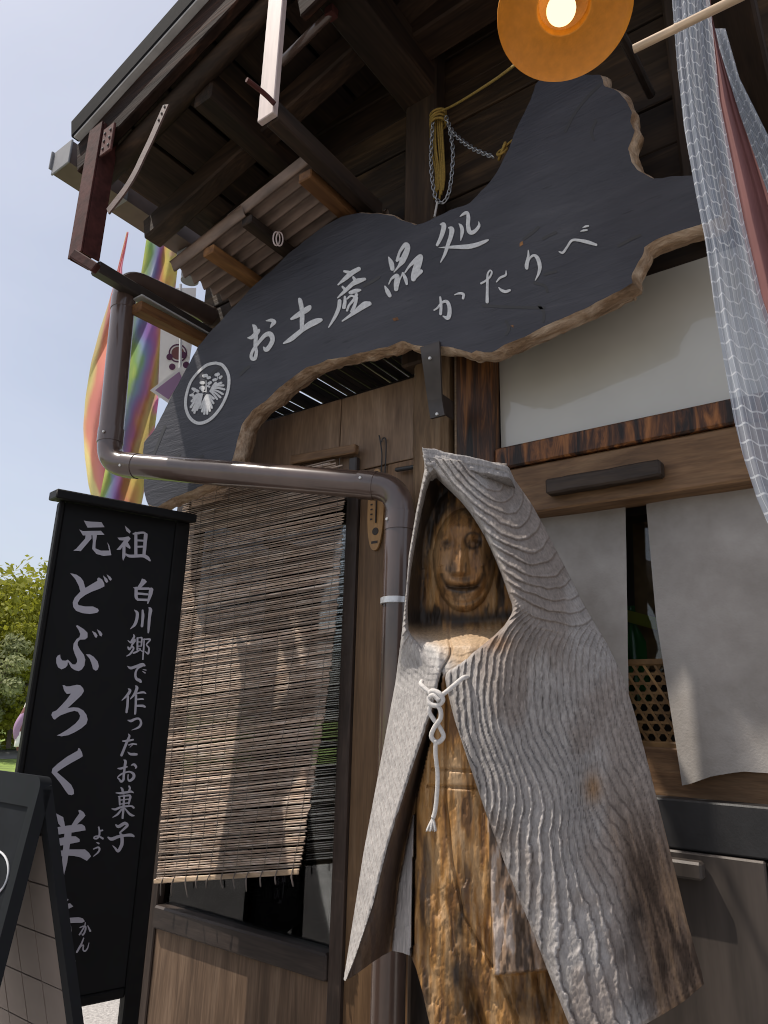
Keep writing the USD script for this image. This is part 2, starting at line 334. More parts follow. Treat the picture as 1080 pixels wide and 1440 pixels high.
leaf_mat("leaf_dark", (0.018, 0.03, 0.014), (0.04, 0.055, 0.022))
leaf_mat("blossom", (0.30, 0.32, 0.16), (0.78, 0.78, 0.70))
mat("glass", {"t": ("transparent_bsdf", {"color": (0.9, 0.92, 0.91)}), "g": ("glossy_bsdf", {"roughness": 0.02, "color": (1, 1, 1)}), "f": ("fresnel", {"IOR": 1.5}), "m": ("mix_closure", {})},
    [("f.fac", "m.fac"), ("t.BSDF", "m.closure1"), ("g.BSDF", "m.closure2")], "m.closure")
mat("curtain_cloth", {"tc": ("texture_coordinate", {}), "n": ("noise_texture", {"scale": 5.5, "detail": 7.0, "roughness": 0.62}), "w": ("noise_texture", {"scale": 240.0, "detail": 2.0}),
                      "r": ("rgb_ramp", {"ramp": [(0.3, (0.25, 0.225, 0.20)), (0.7, (0.43, 0.40, 0.37))]}), "b": ("bump", {"distance": 0.0006}),
                      "p": ("principled_bsdf", {"roughness": 0.9, "specular_ior_level": 0.15})},
    [("tc.object", "n.vector"), ("tc.object", "w.vector"), ("n.fac", "r.fac"), ("r.color", "p.base_color"), ("w.fac", "b.height"), ("b.normal", "p.normal")])
mat("lamp_light", {"e": ("emission", {"color": (1.0, 0.76, 0.40), "strength": 1.7})}, [], "e.emission")
def colour_mat(name, rough, fib, bump, spec=0.3, fine=(0.72, 1.2)):
    """Colours come with the mesh (stains, grain and some painted shade); fibres and fine relief are added here."""
    mat(name, {"a": ("attribute", {"attribute": "Col"}), "tc": ("texture_coordinate", {}), "m": ("mapping", {"scale": fib}),
               "n": ("noise_texture", {"scale": 1.0, "detail": 5.0, "roughness": 0.65, "distortion": 0.3}),
               "r": ("rgb_ramp", {"ramp": [(0.3, (fine[0],) * 3), (0.7, (fine[1],) * 3)]}), "x": ("mix", {"mix_type": "multiply", "fac": 1.0}),
               "b": ("bump", {"strength": 1.0, "distance": bump}), "p": ("principled_bsdf", {"roughness": rough, "specular_ior_level": spec})},
        [("tc.object", "m.vector"), ("m.vector", "n.vector"), ("n.fac", "r.fac"), ("a.color", "x.color1"), ("r.color", "x.color2"), ("x.color", "p.base_color"),
         ("n.fac", "b.height"), ("b.normal", "p.normal")])
colour_mat("cloak_wood", 0.85, (240, 240, 70), 0.0026, 0.2)
colour_mat("figure_wood", 0.5, (220, 220, 45), 0.0012, 0.4, (0.7, 1.25))
colour_mat("cloth_colour", 0.7, (30, 30, 30), 0.0002, 0.2, (0.9, 1.1))
mat("silk", {"a": ("attribute", {"attribute": "Col"}), "p": ("principled_bsdf", {"roughness": 0.35, "specular_ior_level": 0.4}), "t": ("translucent_bsdf", {}), "m": ("mix_closure", {"fac": 0.6})},
    [("a.color", "p.base_color"), ("a.color", "t.color"), ("p.BSDF", "m.closure1"), ("t.BSDF", "m.closure2")], "m.closure")
# clear sheet with a woven grid of white threads: the attribute holds (across, down) in metres
mat("vinyl_sheet", {"a": ("attribute", {"attribute": "Col"}), "s": ("separate_xyz", {}),
                    "u1": ("math", {"math_type": "multiply", "value2": 46.0}), "v1": ("math", {"math_type": "multiply", "value2": 46.0}),
                    "u2": ("math", {"math_type": "fraction"}), "v2": ("math", {"math_type": "fraction"}),
                    "u3": ("math", {"math_type": "less_than", "value2": 0.11}), "v3": ("math", {"math_type": "less_than", "value2": 0.11}),
                    "mx": ("math", {"math_type": "maximum"}), "f": ("map_range", {"from_min": 0.0, "from_max": 1.0, "to_min": 0.62, "to_max": 0.93}),
                    "t": ("transparent_bsdf", {"color": (0.95, 0.96, 0.98)}), "d": ("principled_bsdf", {"roughness": 0.22, "specular_ior_level": 0.6}),
                    "tc2": ("mix", {"mix_type": "mix", "color1": (0.46, 0.50, 0.57), "color2": (0.74, 0.76, 0.79)}), "tl": ("translucent_bsdf", {}), "dd": ("mix_closure", {"fac": 0.45}), "m": ("mix_closure", {})},
    [("a.vector", "s.vector"), ("s.x", "u1.value1"), ("s.y", "v1.value1"), ("u1.value", "u2.value1"), ("v1.value", "v2.value1"), ("u2.value", "u3.value1"), ("v2.value", "v3.value1"),
     ("u3.value", "mx.value1"), ("v3.value", "mx.value2"), ("mx.value", "f.value"), ("mx.value", "tc2.fac"), ("tc2.color", "d.base_color"), ("tc2.color", "tl.color"), ("f.result", "m.fac"), ("d.BSDF", "dd.closure1"), ("tl.BSDF", "dd.closure2"),
     ("t.BSDF", "m.closure1"), ("dd.closure", "m.closure2")], "m.closure")

# ------------------------------------------------------------------ ground and far country
def sheet(x0, x1, y0, y1, z, n=1):
    gx, gy = np.meshgrid(np.linspace(x0, x1, n + 1), np.linspace(y0, y1, n + 1))
    V = np.stack([gx.ravel(), gy.ravel(), np.full(gx.size, z)], 1); i = np.arange(n * (n + 1)).reshape(n, n + 1)[:, :n].ravel()
    return trimesh.Trimesh(V, np.vstack([np.stack([i, i + 1, i + n + 2], 1), np.stack([i, i + n + 2, i + n + 1], 1)]), process=False)
obj("ground", sheet(-400, 400, -400, 400, 0.0, 4), "gravel", smooth=False, kind="structure")
obj("road", sheet(-9.0, 60, -40, -0.35, 0.006), "road_dark", smooth=False, kind="structure")  # dark strip added in front to dim the glass reflection and bounce light
obj("path", sheet(-15.5, -13.2, -60, 120, 0.008), "asphalt", smooth=False, kind="structure")
obj("lawn", sheet(-13.2, -4.2, -40, 60, 0.004), "grass_ground", smooth=False, kind="structure")
gb = sheet(-60, -15.5, -40, 120, 0.0, 40); v = np.array(gb.vertices)
v[:, 2] = 0.02 + 0.045 * np.maximum(-15.5 - v[:, 0], 0) ** 0.9 * 0.25 + 0.25 * (fb(v[:, 0] / 4, v[:, 1] / 4) - 0.5) * smoothstep(-16, -20, v[:, 0])
gb.vertices = v
obj("grass_bank", gb, "grass_ground", smooth=True, kind="structure")
# a wooded hill well beyond
hg = sheet(-420, -90, -120, 420, 0.0, 60); v = np.array(hg.vertices)
v[:, 2] = 24 * smoothstep(-90, -220, v[:, 0]) * (0.45 + 0.9 * fb(v[:, 0] / 90, v[:, 1] / 70, 0, 3, 5)) - 0.5
hg.vertices = v
obj("wooded_hill", hg, "hill_ground", smooth=True, kind="structure")

def quads(c, n_dir, size, r):
    """Leaf-sized quads at c, random orientation about n_dir."""
    k = len(c); d = r.normal(size=(k, 3)) * 0.8 + n_dir; d /= np.linalg.norm(d, axis=1, keepdims=True)
    a = np.cross(d, r.normal(size=(k, 3))); a /= np.linalg.norm(a, axis=1, keepdims=True); b = np.cross(d, a)
    s = (size * r.uniform(0.6, 1.3, k))[:, None]
    V = np.stack([c - a * s, c - b * s * 0.55, c + a * s, c + b * s * 0.55], 1).reshape(-1, 3)
    i = np.arange(k) * 4
    return trimesh.Trimesh(V, np.vstack([np.stack([i, i + 1, i + 2], 1), np.stack([i, i + 2, i + 3], 1)]), process=False)
def tree(base, h, spread, leaf, n, seed, label, cat, size=0.09, clumps=26, low=0.25, limbs=7, group=None, name="broadleaf_tree"):
    r = np.random.default_rng(seed); base = np.asarray(base, float)
    t = thing(name, label, cat, base, group)
    tr = [base + [0, 0, -0.1]]; 
    for k in range(1, 6): tr.append(base + [r.normal() * 0.05 * h * 0.3, r.normal() * 0.05 * h * 0.3, h * 0.7 * k / 5])
    parts = [tube(spline(tr, 4), np.linspace(0.035 * h * 0.6, 0.008 * h, 21), 7)]
    C = []; 
    for k in range(clumps):
        z = low + (1 - low) * (k + 0.5) / clumps
        wz = math.sin(math.pi * min(1, (z - low * 0.6) / (1.05 - low * 0.6))) ** 0.6
        a = r.uniform(0, 2 * math.pi); q = spread * wz * math.sqrt(r.uniform(0.15, 1))
        C.append(base + [q * math.cos(a), q * math.sin(a), h * z])
    for k in range(limbs):
        c = C[r.integers(len(C))]; s = base + (np.array(tr[3]) - base) * r.uniform(0.5, 1.2)
        parts.append(tube(spline([s, (s + c) / 2 + [0, 0, 0.08 * h], c], 6), np.linspace(0.012 * h, 0.003 * h, 13), 5))
    obj("trunk", cat_(parts), "bark", t, smooth=True)
    per = n // clumps; P, D = [], []
    for c in C:
        rad = spread * r.uniform(0.25, 0.48); d = r.normal(size=(per, 3)); d /= np.linalg.norm(d, axis=1, keepdims=True)
        P.append(c + d * (rad * r.uniform(0.2, 1, per) ** 0.5)[:, None] * [1, 1, 0.75]); D.append(d)
    obj("crown", quads(np.vstack(P), np.vstack(D) + [0, 0, 0.4], size, r), leaf, t, smooth=False)
    return t
def gp(px, d):                                        # ground point under a picture column, d metres away
    p = atd(px, 1000, d); p[2] = 0.25; return p
tree(gp(-8, 17), 3.15, 2.2, "leaf_yellow", 15000, 1, "tall spring tree with fresh yellow-green leaves at the left edge", "tree", 0.075, clumps=44, low=0.08)
tree(gp(46, 19), 2.75, 1.8, "leaf_yellow", 14000, 2, "broad yellow-green tree half hidden by the upright black sign board", "tree", 0.075, clumps=40, low=0.08)
tree(gp(20, 15.5), 2.05, 0.9, "leaf_yellow", 6000, 4, "low yellow-green tree with bare lower twigs on the grass bank", "tree", 0.05, clumps=22)
tree(gp(-14, 14.6), 1.85, 0.6, "blossom", 2600, 3, "small tree in white blossom on the grass bank", "tree", 0.045, clumps=14)
r0 = np.random.default_rng(11)
for k in range(16):
    d = 120 + 40 * r0.random(); px = -60 + k * 14 + r0.uniform(-4, 4)
    p = atd(px, 1000, d); p[2] = 6.0 + 3 * r0.random()
    h = 7.5 + 3.0 * r0.random()
    t = thing("conifer_tree", ["dark conifer on the far wooded hill, one of a dense row"][0], "tree", p, "conifers along the far hill")
    obj("trunk", tube([p, p + [0, 0, h * 0.9]], [0.25, 0.06], 5), "bark", t)
    q = r0.random((900, 1)); ang = r0.uniform(0, 2 * np.pi, 900); rad = (1 - q[:, 0]) * 2.0 * r0.uniform(0.3, 1, 900)
    c = p + np.stack([rad * np.cos(ang), rad * np.sin(ang), 0.1 * h + q[:, 0] * 0.9 * h], 1)
    obj("crown", quads(c, np.array([0, 0, 0.3]), 0.4, r0), "leaf_dark", t, smooth=False)
# handrail
q = atd(5, 1098, 4.2)
t = thing("guard_rail", "grey metal rail running behind the chalkboard at the left edge", "railing", (q[0], q[1], 0))
d_ = np.array([0.35, 0.94, 0])
obj("rail_bar", tube([q - d_ * 3, q + d_ * 1.0], 0.02, 10), "rail_metal", t)
for k in (-2.8, -0.9, 0.95):
    p = q + d_ * k; obj("post", tube([(p[0], p[1], 0.0), (p[0], p[1], p[2])], 0.018, 8), "rail_metal", t)

# ------------------------------------------------------------------ the shop's front wall
SW = -1.86                                            # corner of the building on the left
t = thing("shop_wall", "dark timber front wall of the shop round the door and windows", "wall", (-0.9, 0, 0))
WALL = t
for k, z in enumerate(np.arange(1.87, 3.3, 0.125)):     # planks above the openings
    for (a, b) in ((SW, -0.93), (-0.93, 0.5)):
        if z < 2.1 and a > -1.0: continue
        if z < 1.98: continue
        obj("plank", box(a, b - 0.004, 0.004 * (k % 2), 0.03, z, z + 0.121, 0.003), "wall_plank", t)
obj("plank", box(-0.69, 0.5, 0.003, 0.03, 1.93, 1.978, 0.003), "wall_plank", t)
obj("plank", box(-0.69, 0.5, 0.0, 0.03, 1.983, 2.103, 0.003), "wall_plank", t)
obj("post", box(-0.945, -0.84, -0.055, 0.0, 1.86, 3.15, 0.006), "eave_wood_z", t)
obj("post", box(-0.23, -0.10, -0.05, 0.0, 1.98, 3.1, 0.006), "eave_wood_z", t)
obj("log_post", wobble(subdiv(box(-0.918, -0.812, -0.045, 0.06, 1.05, 1.95, 0.015), 0.04), 0.006, 14, 3), "log_post", t, label="rough pale post beside the door")
obj("post", box(-0.918, -0.812, -0.03, 0.06, 0.0, 1.045, 0.006), "dark_frame", t)  # lower post in darker wood, painting in the shadow of the carved figure
obj("strip", box(-0.809, -0.797, -0.012, 0.05, 0.0, 1.93, 0.002), "bamboo", t)
obj("charred_post", box(-0.794, -0.692, -0.03, 0.06, 0.0, 1.93, 0.004), "charred_post", t, label="black and orange burnt-grain post")
obj("charred_rail", box(-0.690, 0.6, -0.032, 0.05, 1.538, 1.590, 0.004), "charred_rail", t, label="black and orange burnt-grain rail under the white panel")
obj("lintel", box(-0.690, 0.6, -0.024, 0.05, 1.425, 1.536, 0.004), "beam_brown", t, label="brown lintel over the curtained window")
obj("sill_board", box(-0.690, 0.6, 0.05, 0.10, 0.62, 0.945, 0.003), "beam_brown", t)
obj("white_panel", box(-0.690, 0.6, 0.004, 0.03, 1.592, 1.932), "white_panel", t, label="large white panel above the lintel")
obj("skirting", box(-0.795, 0.6, 0.0, 0.04, 0.0, 0.10), "dark_rail", t)
obj("floor_sill", box(SW, -0.92, -0.03, 0.06, 0.0, 0.06, 0.004), "dark_rail", t)
obj("corner_post", box(SW, -1.805, -0.02, 0.06, 0.06, 1.98, 0.004), "dark_frame", t)
obj("head_rail", box(-1.803, -0.92, 0.022, 0.05, 1.853, 1.875, 0.003), "dark_rail", t)
# rooms behind
def inward(m): m.invert(); return m
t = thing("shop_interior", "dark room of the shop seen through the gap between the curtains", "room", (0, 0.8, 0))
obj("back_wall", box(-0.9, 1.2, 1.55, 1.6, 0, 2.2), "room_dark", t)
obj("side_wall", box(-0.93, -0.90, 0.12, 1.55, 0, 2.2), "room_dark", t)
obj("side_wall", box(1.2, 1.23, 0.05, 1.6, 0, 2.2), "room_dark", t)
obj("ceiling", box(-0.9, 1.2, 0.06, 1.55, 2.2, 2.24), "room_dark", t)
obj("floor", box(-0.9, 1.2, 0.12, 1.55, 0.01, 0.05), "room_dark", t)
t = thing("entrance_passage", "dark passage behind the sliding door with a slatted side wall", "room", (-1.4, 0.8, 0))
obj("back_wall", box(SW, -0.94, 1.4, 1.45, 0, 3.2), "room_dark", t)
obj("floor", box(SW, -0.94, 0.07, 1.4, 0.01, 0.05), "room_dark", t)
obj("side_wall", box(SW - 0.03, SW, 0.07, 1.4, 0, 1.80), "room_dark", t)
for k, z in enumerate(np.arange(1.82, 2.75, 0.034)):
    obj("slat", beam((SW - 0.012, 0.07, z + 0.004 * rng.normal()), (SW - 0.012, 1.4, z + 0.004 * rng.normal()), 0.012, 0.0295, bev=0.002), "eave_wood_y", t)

# ------------------------------------------------------------------ sliding door
t = thing("sliding_door", "brown wooden sliding door with a tall dark glass pane behind the reed blind", "door", (-1.36, 0, 0.06))
DOOR = t
GX0, GX1, GZ0, GZ1 = -1.765, -1.142, 0.468, 1.545
obj("stile", box(-1.803, GX0, -0.012, 0.03, 0.06, 1.56, 0.003), "dark_frame", t)
obj("stile", box(GX1, -1.104, -0.014, 0.03, 0.06, 1.62, 0.003), "dark_frame", t, label="dark stile right of the glass")
obj("bottom_rail", box(GX0, GX1, -0.022, 0.03, 0.412, GZ0, 0.005), "dark_rail", t)
obj("top_rail", box(GX0, GX1, -0.012, 0.03, GZ1, 1.60, 0.003), "dark_rail", t)
obj("glass_pane", box(GX0, GX1, 0.010, 0.013, GZ0, GZ1), "glass", t, smooth=False)
obj("lower_panel", box(GX0, GX1, -0.006, 0.02, 0.062, 0.410, 0.0015), "door_board", t)
obj("panel", box(-1.803, -1.18, -0.010, 0.01, 1.622, 1.85, 0.0015), "plywood", t)
obj("panel", box(-1.178, -0.921, -0.008, 0.01, 1.622, 1.85, 0.0015), "plywood", t)
obj("side_board", box(-1.102, -1.015, -0.004, 0.02, 0.062, 1.6205, 0.0015), "door_stile", t)
obj("side_board", box(-1.0135, -0.921, -0.006, 0.02, 0.062, 1.6205, 0.0015), "door_stile", t)
p = obj("paper_sheet", box(-1.768, -1.595, 0.018, 0.0192, 0.478, 0.72), "paper", None, label="added pale sheet in place of a light patch behind the door glass, lower left under the blind", cat="paper")  # sheet added behind the glass in place of a bright patch of light
q0, q1 = aty(412, 648, -0.03), aty(503, 632, -0.03)
obj("blind_rail", beam(q0 + [0.0, -0.003, 0], q1 + [0, -0.003, 0], 0.02, 0.026), "beam_brown", None, label="thin brown wooden rail above the reed blind on the door", cat="rail")
obj("hook_plate", box(q1[0] - 0.03, q1[0] - 0.004, -0.030, -0.012, q1[2] - 0.085, q1[2] - 0.018, 0.003), "dark_steel", t)
# black hook wire and wooden thermometer
w = [aty(x, y, -0.016) for x, y in ((533, 612), (535, 622), (537, 640), (536, 668), (538, 690))]
w2 = [aty(x, y, -0.016) for x, y in ((538, 690), (541, 668), (543, 622), (539, 616), (536, 622))]
obj("wire_hook", tube(spline(w + w2[1:], 6), 0.0018, 6), "wire_black", None, label="black wire hook hanging on the plywood above the drainpipe bend", cat="hook")
obj("iron_latch", beam(aty(556, 661, -0.02), aty(592, 655, -0.02), 0.012, 0.010), "wire_black", None, label="short black iron bar on the door board beside the carved figure's hood", cat="latch")
t = thing("thermometer", "oval wooden thermometer on the door board beside the drainpipe", "thermometer", aty(528, 740, -0.01))
a, b = aty(529, 660, -0.008), aty(529, 774, -0.008)
zc, hx = (a[2] + b[2]) / 2, 0.026; hz = (a[2] - b[2]) / 2
xc = (aty(519, 740, -0.008)[0] + aty(540, 740, -0.008)[0]) / 2 - 0.002
ov = Polygon([(xc + hx * math.copysign(abs(math.cos(w_)) ** 0.8, math.cos(w_)), zc + hz * math.sin(w_)) for w_ in np.linspace(0, 2 * math.pi, 40)[:-1]])
liftY = lambda y: (lambda c: (np.stack([c[:, 0], np.full(len(c), y), c[:, 1]], 1), np.array([0, -1.0, 0])))
obj("plate", slab(ov, liftY(-0.006), 0.006), "tag_wood", t)
obj("tube", tube([(xc + 0.004, -0.0145, zc + hz * 0.8), (xc + 0.004, -0.0145, zc - hz * 0.35)], 0.002, 8), "ink", t)
for k in range(9):
    z = zc + hz * (0.7 - 0.12 * k)
    obj("mark", box(xc - 0.016, xc - 0.009, -0.0128, -0.0122, z, z + 0.004), "ink", t, smooth=False)
obj("mark", slab(Point(xc + 0.002, zc - hz * 0.55).buffer(0.010), liftY(-0.0122), 0.0006), "ink", t, smooth=False)
obj("mark", box(xc - 0.010, xc + 0.010, -0.0128, -0.0122, zc - hz * 0.84, zc - hz * 0.78), "ink", t, smooth=False)

# ------------------------------------------------------------------ reed blind
t = thing("reed_blind", "crooked brown reed blind hanging over the door glass", "blind", aty(340, 950, -0.045))
TL, TR = aty(268, 640, -0.040), aty(488, 650, -0.040)
TL[2] = 1.66; TL[0] = -1.80; TR[2] = 1.655; TR[0] = -1.128
BL, BR = aty(218, 1238, -0.050), aty(428, 1221, -0.060)
NRE = 190
def blind(s, tt):
    a = TL + (BL - TL) * tt; b = TR + (BR - TR) * tt
    p = a + (b - a) * s
    p[1] -= 0.010 * math.sin(3.1 * s + 5 * tt) * tt + 0.012 * tt * s
    p[0] += 0.020 * math.sin(3.0 * tt) * s
    return p
for k in range(NRE):
    tt = (k + 0.5) / NRE; j = rng.normal(0, 0.0010, 2)
    s0, s1 = -0.012 * rng.random(), 1 + 0.012 * rng.random()
    if k < 8: s1 -= 0.1 * rng.random()
    pts = [blind(s, tt) + [0, rng.normal(0, 0.0008), (j[0] * (1 - s) + j[1] * s) + rng.normal(0, 0.0005)] for s in np.linspace(s0, s1, 5)]
    obj("reed", tube(pts, 0.00200 * rng.uniform(0.75, 1.15), 5, caps=False), "reed", t, smooth=True)
for s in np.linspace(0.05, 0.97, 11):
    pts = []
    for k in range(NRE + 1):
        q = blind(s, k / NRE); pts.append(q + [0.002 * math.sin(k * 0.21 + s * 9), -0.0022 + 0.0010 * (-1) ** k, 0])
    obj("thread", tube(pts, 0.0008, 4, caps=False), "string", t, smooth=True)
    e = blind(s, 1.0); d = rng.normal(0, 0.010)
    obj("tassel", tube(spline([e + [0, -0.003, 0.004], e + [d * 0.4, -0.006, -0.012], e + [d + 0.006, -0.004, -0.026 - 0.02 * rng.random()]], 4), [0.0015] * 4 + [0.0022] * 4 + [0.0012], 5), "string", t, smooth=True)
obj("bottom_bar", beam(blind(-0.03, 1.003), blind(1.0, 1.003), 0.006, 0.012, bev=0.002), "bamboo", t)

# ------------------------------------------------------------------ curtained window on the right
t = thing("shop_window", "low wide window with glass over dull white curtains", "window", (-0.1, 0, 0.76))
obj("glass_pane", box(-0.688, 0.6, 0.104, 0.107, 0.79, 1.424), "glass", t, smooth=False)
obj("bottom_rail", box(-0.795, 0.6, -0.004, 0.045, 0.778, 0.86, 0.003), "dark_metal", t, label="dark speckled rail under the window")
def cloth_panel(left, right, bottom, y, name, label, seed):
    """left, right: x as a function of z; bottom: z as a function of x."""
    n, m = 60, 46; V = np.zeros((m, n, 3))
    for j in range(m):
        for i in range(n):
            s = i / (n - 1); zt = 1.43
            xr_ = left(1.0) + (right(1.0) - left(1.0)) * s
            zb = bottom(xr_); z = zt + (zb - zt) * j / (m - 1)
            x = left(z) + (right(z) - left(z)) * s
            V[j, i] = x, y + 0.006 * math.sin(x * 38 + seed + 1.5 * z) * (0.3 + j / m) + 0.004 * math.sin(x * 13 + seed), z
    V = V.reshape(-1, 3); i = np.arange(m * n).reshape(m, n)[:-1, :-1].ravel()
    F = np.vstack([np.stack([i, i + n, i + n + 1], 1), np.stack([i, i + n + 1, i + 1], 1)])
    obj(name, trimesh.Trimesh(V, F, process=False), "curtain_cloth", None, smooth=True, label=label, cat="curtain")
Lx = [aty(886, 1060, 0.034), aty(882, 850, 0.034), aty(879, 708, 0.034)]
gapL = lambda z: np.interp(z, [q[2] for q in Lx], [q[0] for q in Lx])
Rx = [(1.43, aty(908, 704, 0.034)), (1.2, aty(922, 870, 0.034)), (1.0, aty(944, 1010, 0.034)), (0.88, aty(958, 1100, 0.034))]
gapR = lambda z: np.interp(z, [q[1][2] for q in Rx[::-1]], [q[1][0] for q in Rx[::-1]])
Bx = [aty(958, 1104, 0.045), aty(1000, 1090, 0.045), aty(1040, 1084, 0.045), aty(1080, 1087, 0.045)]
cloth_panel(lambda z: -0.685, gapL, lambda x: 0.90, 0.034, "curtain", "narrow dull white curtain left of the dark gap, half behind the carved figure", 0.5)
cloth_panel(gapR, lambda z: 0.45, lambda x: float(np.interp(x, [q[0] for q in Bx], [q[2] for q in Bx])), 0.034, "curtain", "wide white curtain right of the dark gap with a lifted hem", 2.0)
# woven basket panel standing inside
t = thing("basket_panel", "brown hexagonal-weave bamboo basketwork inside the curtain gap", "basket", (-0.40, 0.13, 0.94))
bx0, bx1, bz0, bz1, by = -0.48, -0.31, 0.955, 1.10, 0.062
clip = Polygon([(bx0, bz0), (bx1, bz0), (bx1, bz1), (bx0, bz1)])
for a, dy, of_ in ((0, 0.0, 0.0), (60, 0.002, 0.5), (120, -0.002, 0.0)):
    ca, sa = math.cos(math.radians(a)), math.sin(math.radians(a))
    for k in range(-14, 15):
        c0 = np.array([(bx0 + bx1) / 2, (bz0 + bz1) / 2]) + np.array([-sa, ca]) * (k + of_) * 0.0185
        ln = LineString([c0 - np.array([ca, sa]) * 0.5, c0 + np.array([ca, sa]) * 0.5]).buffer(0.0026, cap_style=2).intersection(clip)
        if not ln.is_empty and ln.area > 1e-5:
            obj("strip", slab(ln, liftY(by + dy), 0.0015), "basket_strip", t, smooth=False)
obj("rim", box(bx0, bx1, by - 0.006, by + 0.006, bz1, bz1 + 0.012, 0.002), "basket_strip", t)
obj("rim", box(bx0, bx1, by - 0.006, by + 0.006, bz0 - 0.012, bz0, 0.002), "basket_strip", t)
# green bottle and cardboard things glimpsed inside
prof = [(0, 0), (0.03, 0), (0.03, 0.13), (0.012, 0.17), (0.012, 0.21), (0, 0.21)]
plain("bottle_green", (0.02, 0.11, 0.025), 0.2)
obj("green_bottle", rev(prof, (-0.475, 0.20, 1.03)), "bottle_green", None, label="green bottle standing in the dark behind the curtain gap", cat="bottle")
obj("shelf", box(-0.9, -0.2, 0.16, 0.36, 1.0, 1.028, 0.003), "room_dark", None, label="dark shelf inside the shop behind the basketwork", cat="shelf")
obj("hanging_cloth", slab(Polygon([(-0.47, 1.10), (-0.38, 1.10), (-0.36, 1.43), (-0.455, 1.43)]), liftY(0.20), 0.004), "basket_strip", None, label="brown cloth hanging in the dark above the basketwork", cat="cloth")
obj("price_card", slab(Polygon([(-0.50, 1.21), (-0.41, 1.18), (-0.405, 1.205), (-0.495, 1.235)]), liftY(0.16), 0.002), "leaf_yellow", None, label="small yellow-green card in the curtain gap", cat="card")

# steel counter front below the window
t = thing("steel_counter", "brushed steel counter front with a bar handle right of the carved figure", "counter", (-0.1, 0, 0.0))
obj("front_panel", box(-0.795, -0.225, -0.010, 0.03, 0.10, 0.776, 0.003), "steel_sheet", t)
obj("front_panel", box(-0.222, 0.6, -0.010, 0.03, 0.10, 0.776, 0.003), "steel_sheet", t)
obj("handle", box(-0.46, -0.318, -0.040, -0.012, 0.738, 0.766, 0.004), "steel_sheet", t)
t = thing("lintel_block", "dark wooden block fixed on the brown lintel above the curtains", "wooden block", aty(860, 680, -0.03))
m = subdiv(box(-0.560, -0.322, -0.056, -0.026, 1.452, 1.486, 0.004), 0.02)
obj("block", wobble(m, 0.0016, 40, 4), "handle_wood", t)

# ------------------------------------------------------------------ roof eave
VY = -0.50                                            # front face of the verge
SL = 0.266
def rz(x): return 2.745 + SL * (x + 1.857)            # lower edge of the roofing at the verge
t = thing("roof_eave", "dark timber eave rising to the right over the shop front", "roof", (-0.9, -0.2, 2.7))
ROOF = t
def rafter(y, w, h, drop, x0=-1.93, x1=0.9, m="eave_wood_x", name="rafter", label=None, wob=0.0):
    b = beam((x0, y, rz(x0) - drop - h / 2), (x1, y, rz(x1) - drop - h / 2), w, h, bev=0.006)
    if wob: b = wobble(subdiv(b, 0.08), wob, 9, int(abs(y) * 100))
    return obj(name, b, m, t, label=label)
obj("roof_sheet", beam((-1.925, 0.45, rz(-1.925) + 0.055), (0.9, 0.45, rz(0.9) + 0.055), 1.93, 0.05, bev=0.008), "roof_metal", t)
obj("roof_lap", beam((-1.92, -0.525, rz(-1.92) + 0.048), (0.9, -0.525, rz(0.9) + 0.048), 0.03, 0.075, bev=0.004), "roof_metal", t)
obj("verge_trim", beam((-1.90, -0.523, rz(-1.90) + 0.006), (0.9, -0.523, rz(0.9) + 0.006), 0.026, 0.006, bev=0.0015), "bright_trim", t)
obj("bargeboard", beam((-1.90, VY, rz(-1.90) - 0.062), (0.9, VY, rz(0.9) - 0.062), 0.03, 0.125, bev=0.004), "barge_wood", t, label="broad dark board along the roof edge")
obj("lower_fascia", beam((-0.995, VY + 0.03, rz(-0.995) - 0.235), (0.9, VY + 0.03, rz(0.9) - 0.235), 0.022, 0.22, bev=0.004), "barge_wood", t)  # unseen board, added to keep the sun off the name board
lg = tube([(x, -0.445, rz(x) - 0.125) for x in np.linspace(-1.9, 0.9, 30)], [0.030 + 0.002 * math.sin(7 * x) for x in np.linspace(0, 3, 30)], 14)
obj("log_rafter", lg, "eave_wood_x", t, label="round log behind the roof-edge board")
for y, w, h, d in ((-0.20, 0.07, 0.085, 0.085), (0.06, 0.07, 0.085, 0.085), (0.5, 0.07, 0.085, 0.085)):
    rafter(y, w, h, d)
# boards under the roofing, running inward
x = -1.94
while x < 0.9:
    w = 0.17 + 0.04 * rng.random()
    obj("sheathing_board", beam((x + w / 2, -0.485, rz(x + w / 2) + 0.008 + 0.004 * rng.random()), (x + w / 2, 1.2, rz(x + w / 2) + 0.008), w - 0.005, 0.02, up=(-SL, 0, 1), bev=0.002), "eave_wood_y", t)
    x += w
# purlins running inward
for xc, zb, w, h, y0 in ((-1.40, 2.675, 0.075, 0.095, -0.43), (-0.90, 2.70, 0.11, 0.13, -0.47), (-0.42, 2.70, 0.12, 0.14, -0.47), (-0.09, 2.17, 0.10, 0.13, -0.46), (0.25, 2.75, 0.12, 0.14, -0.47)):
    obj("purlin", beam((xc, y0, zb + h / 2), (xc, 1.2 if xc > -1.2 else 1.0, zb + h / 2), w, h, bev=0.006), "eave_wood_y", t)
obj("cross_beam", beam((-0.98, -0.12, 2.86), (0.9, -0.12, 2.90), 0.10, 0.13, bev=0.006), "eave_wood_x", t)
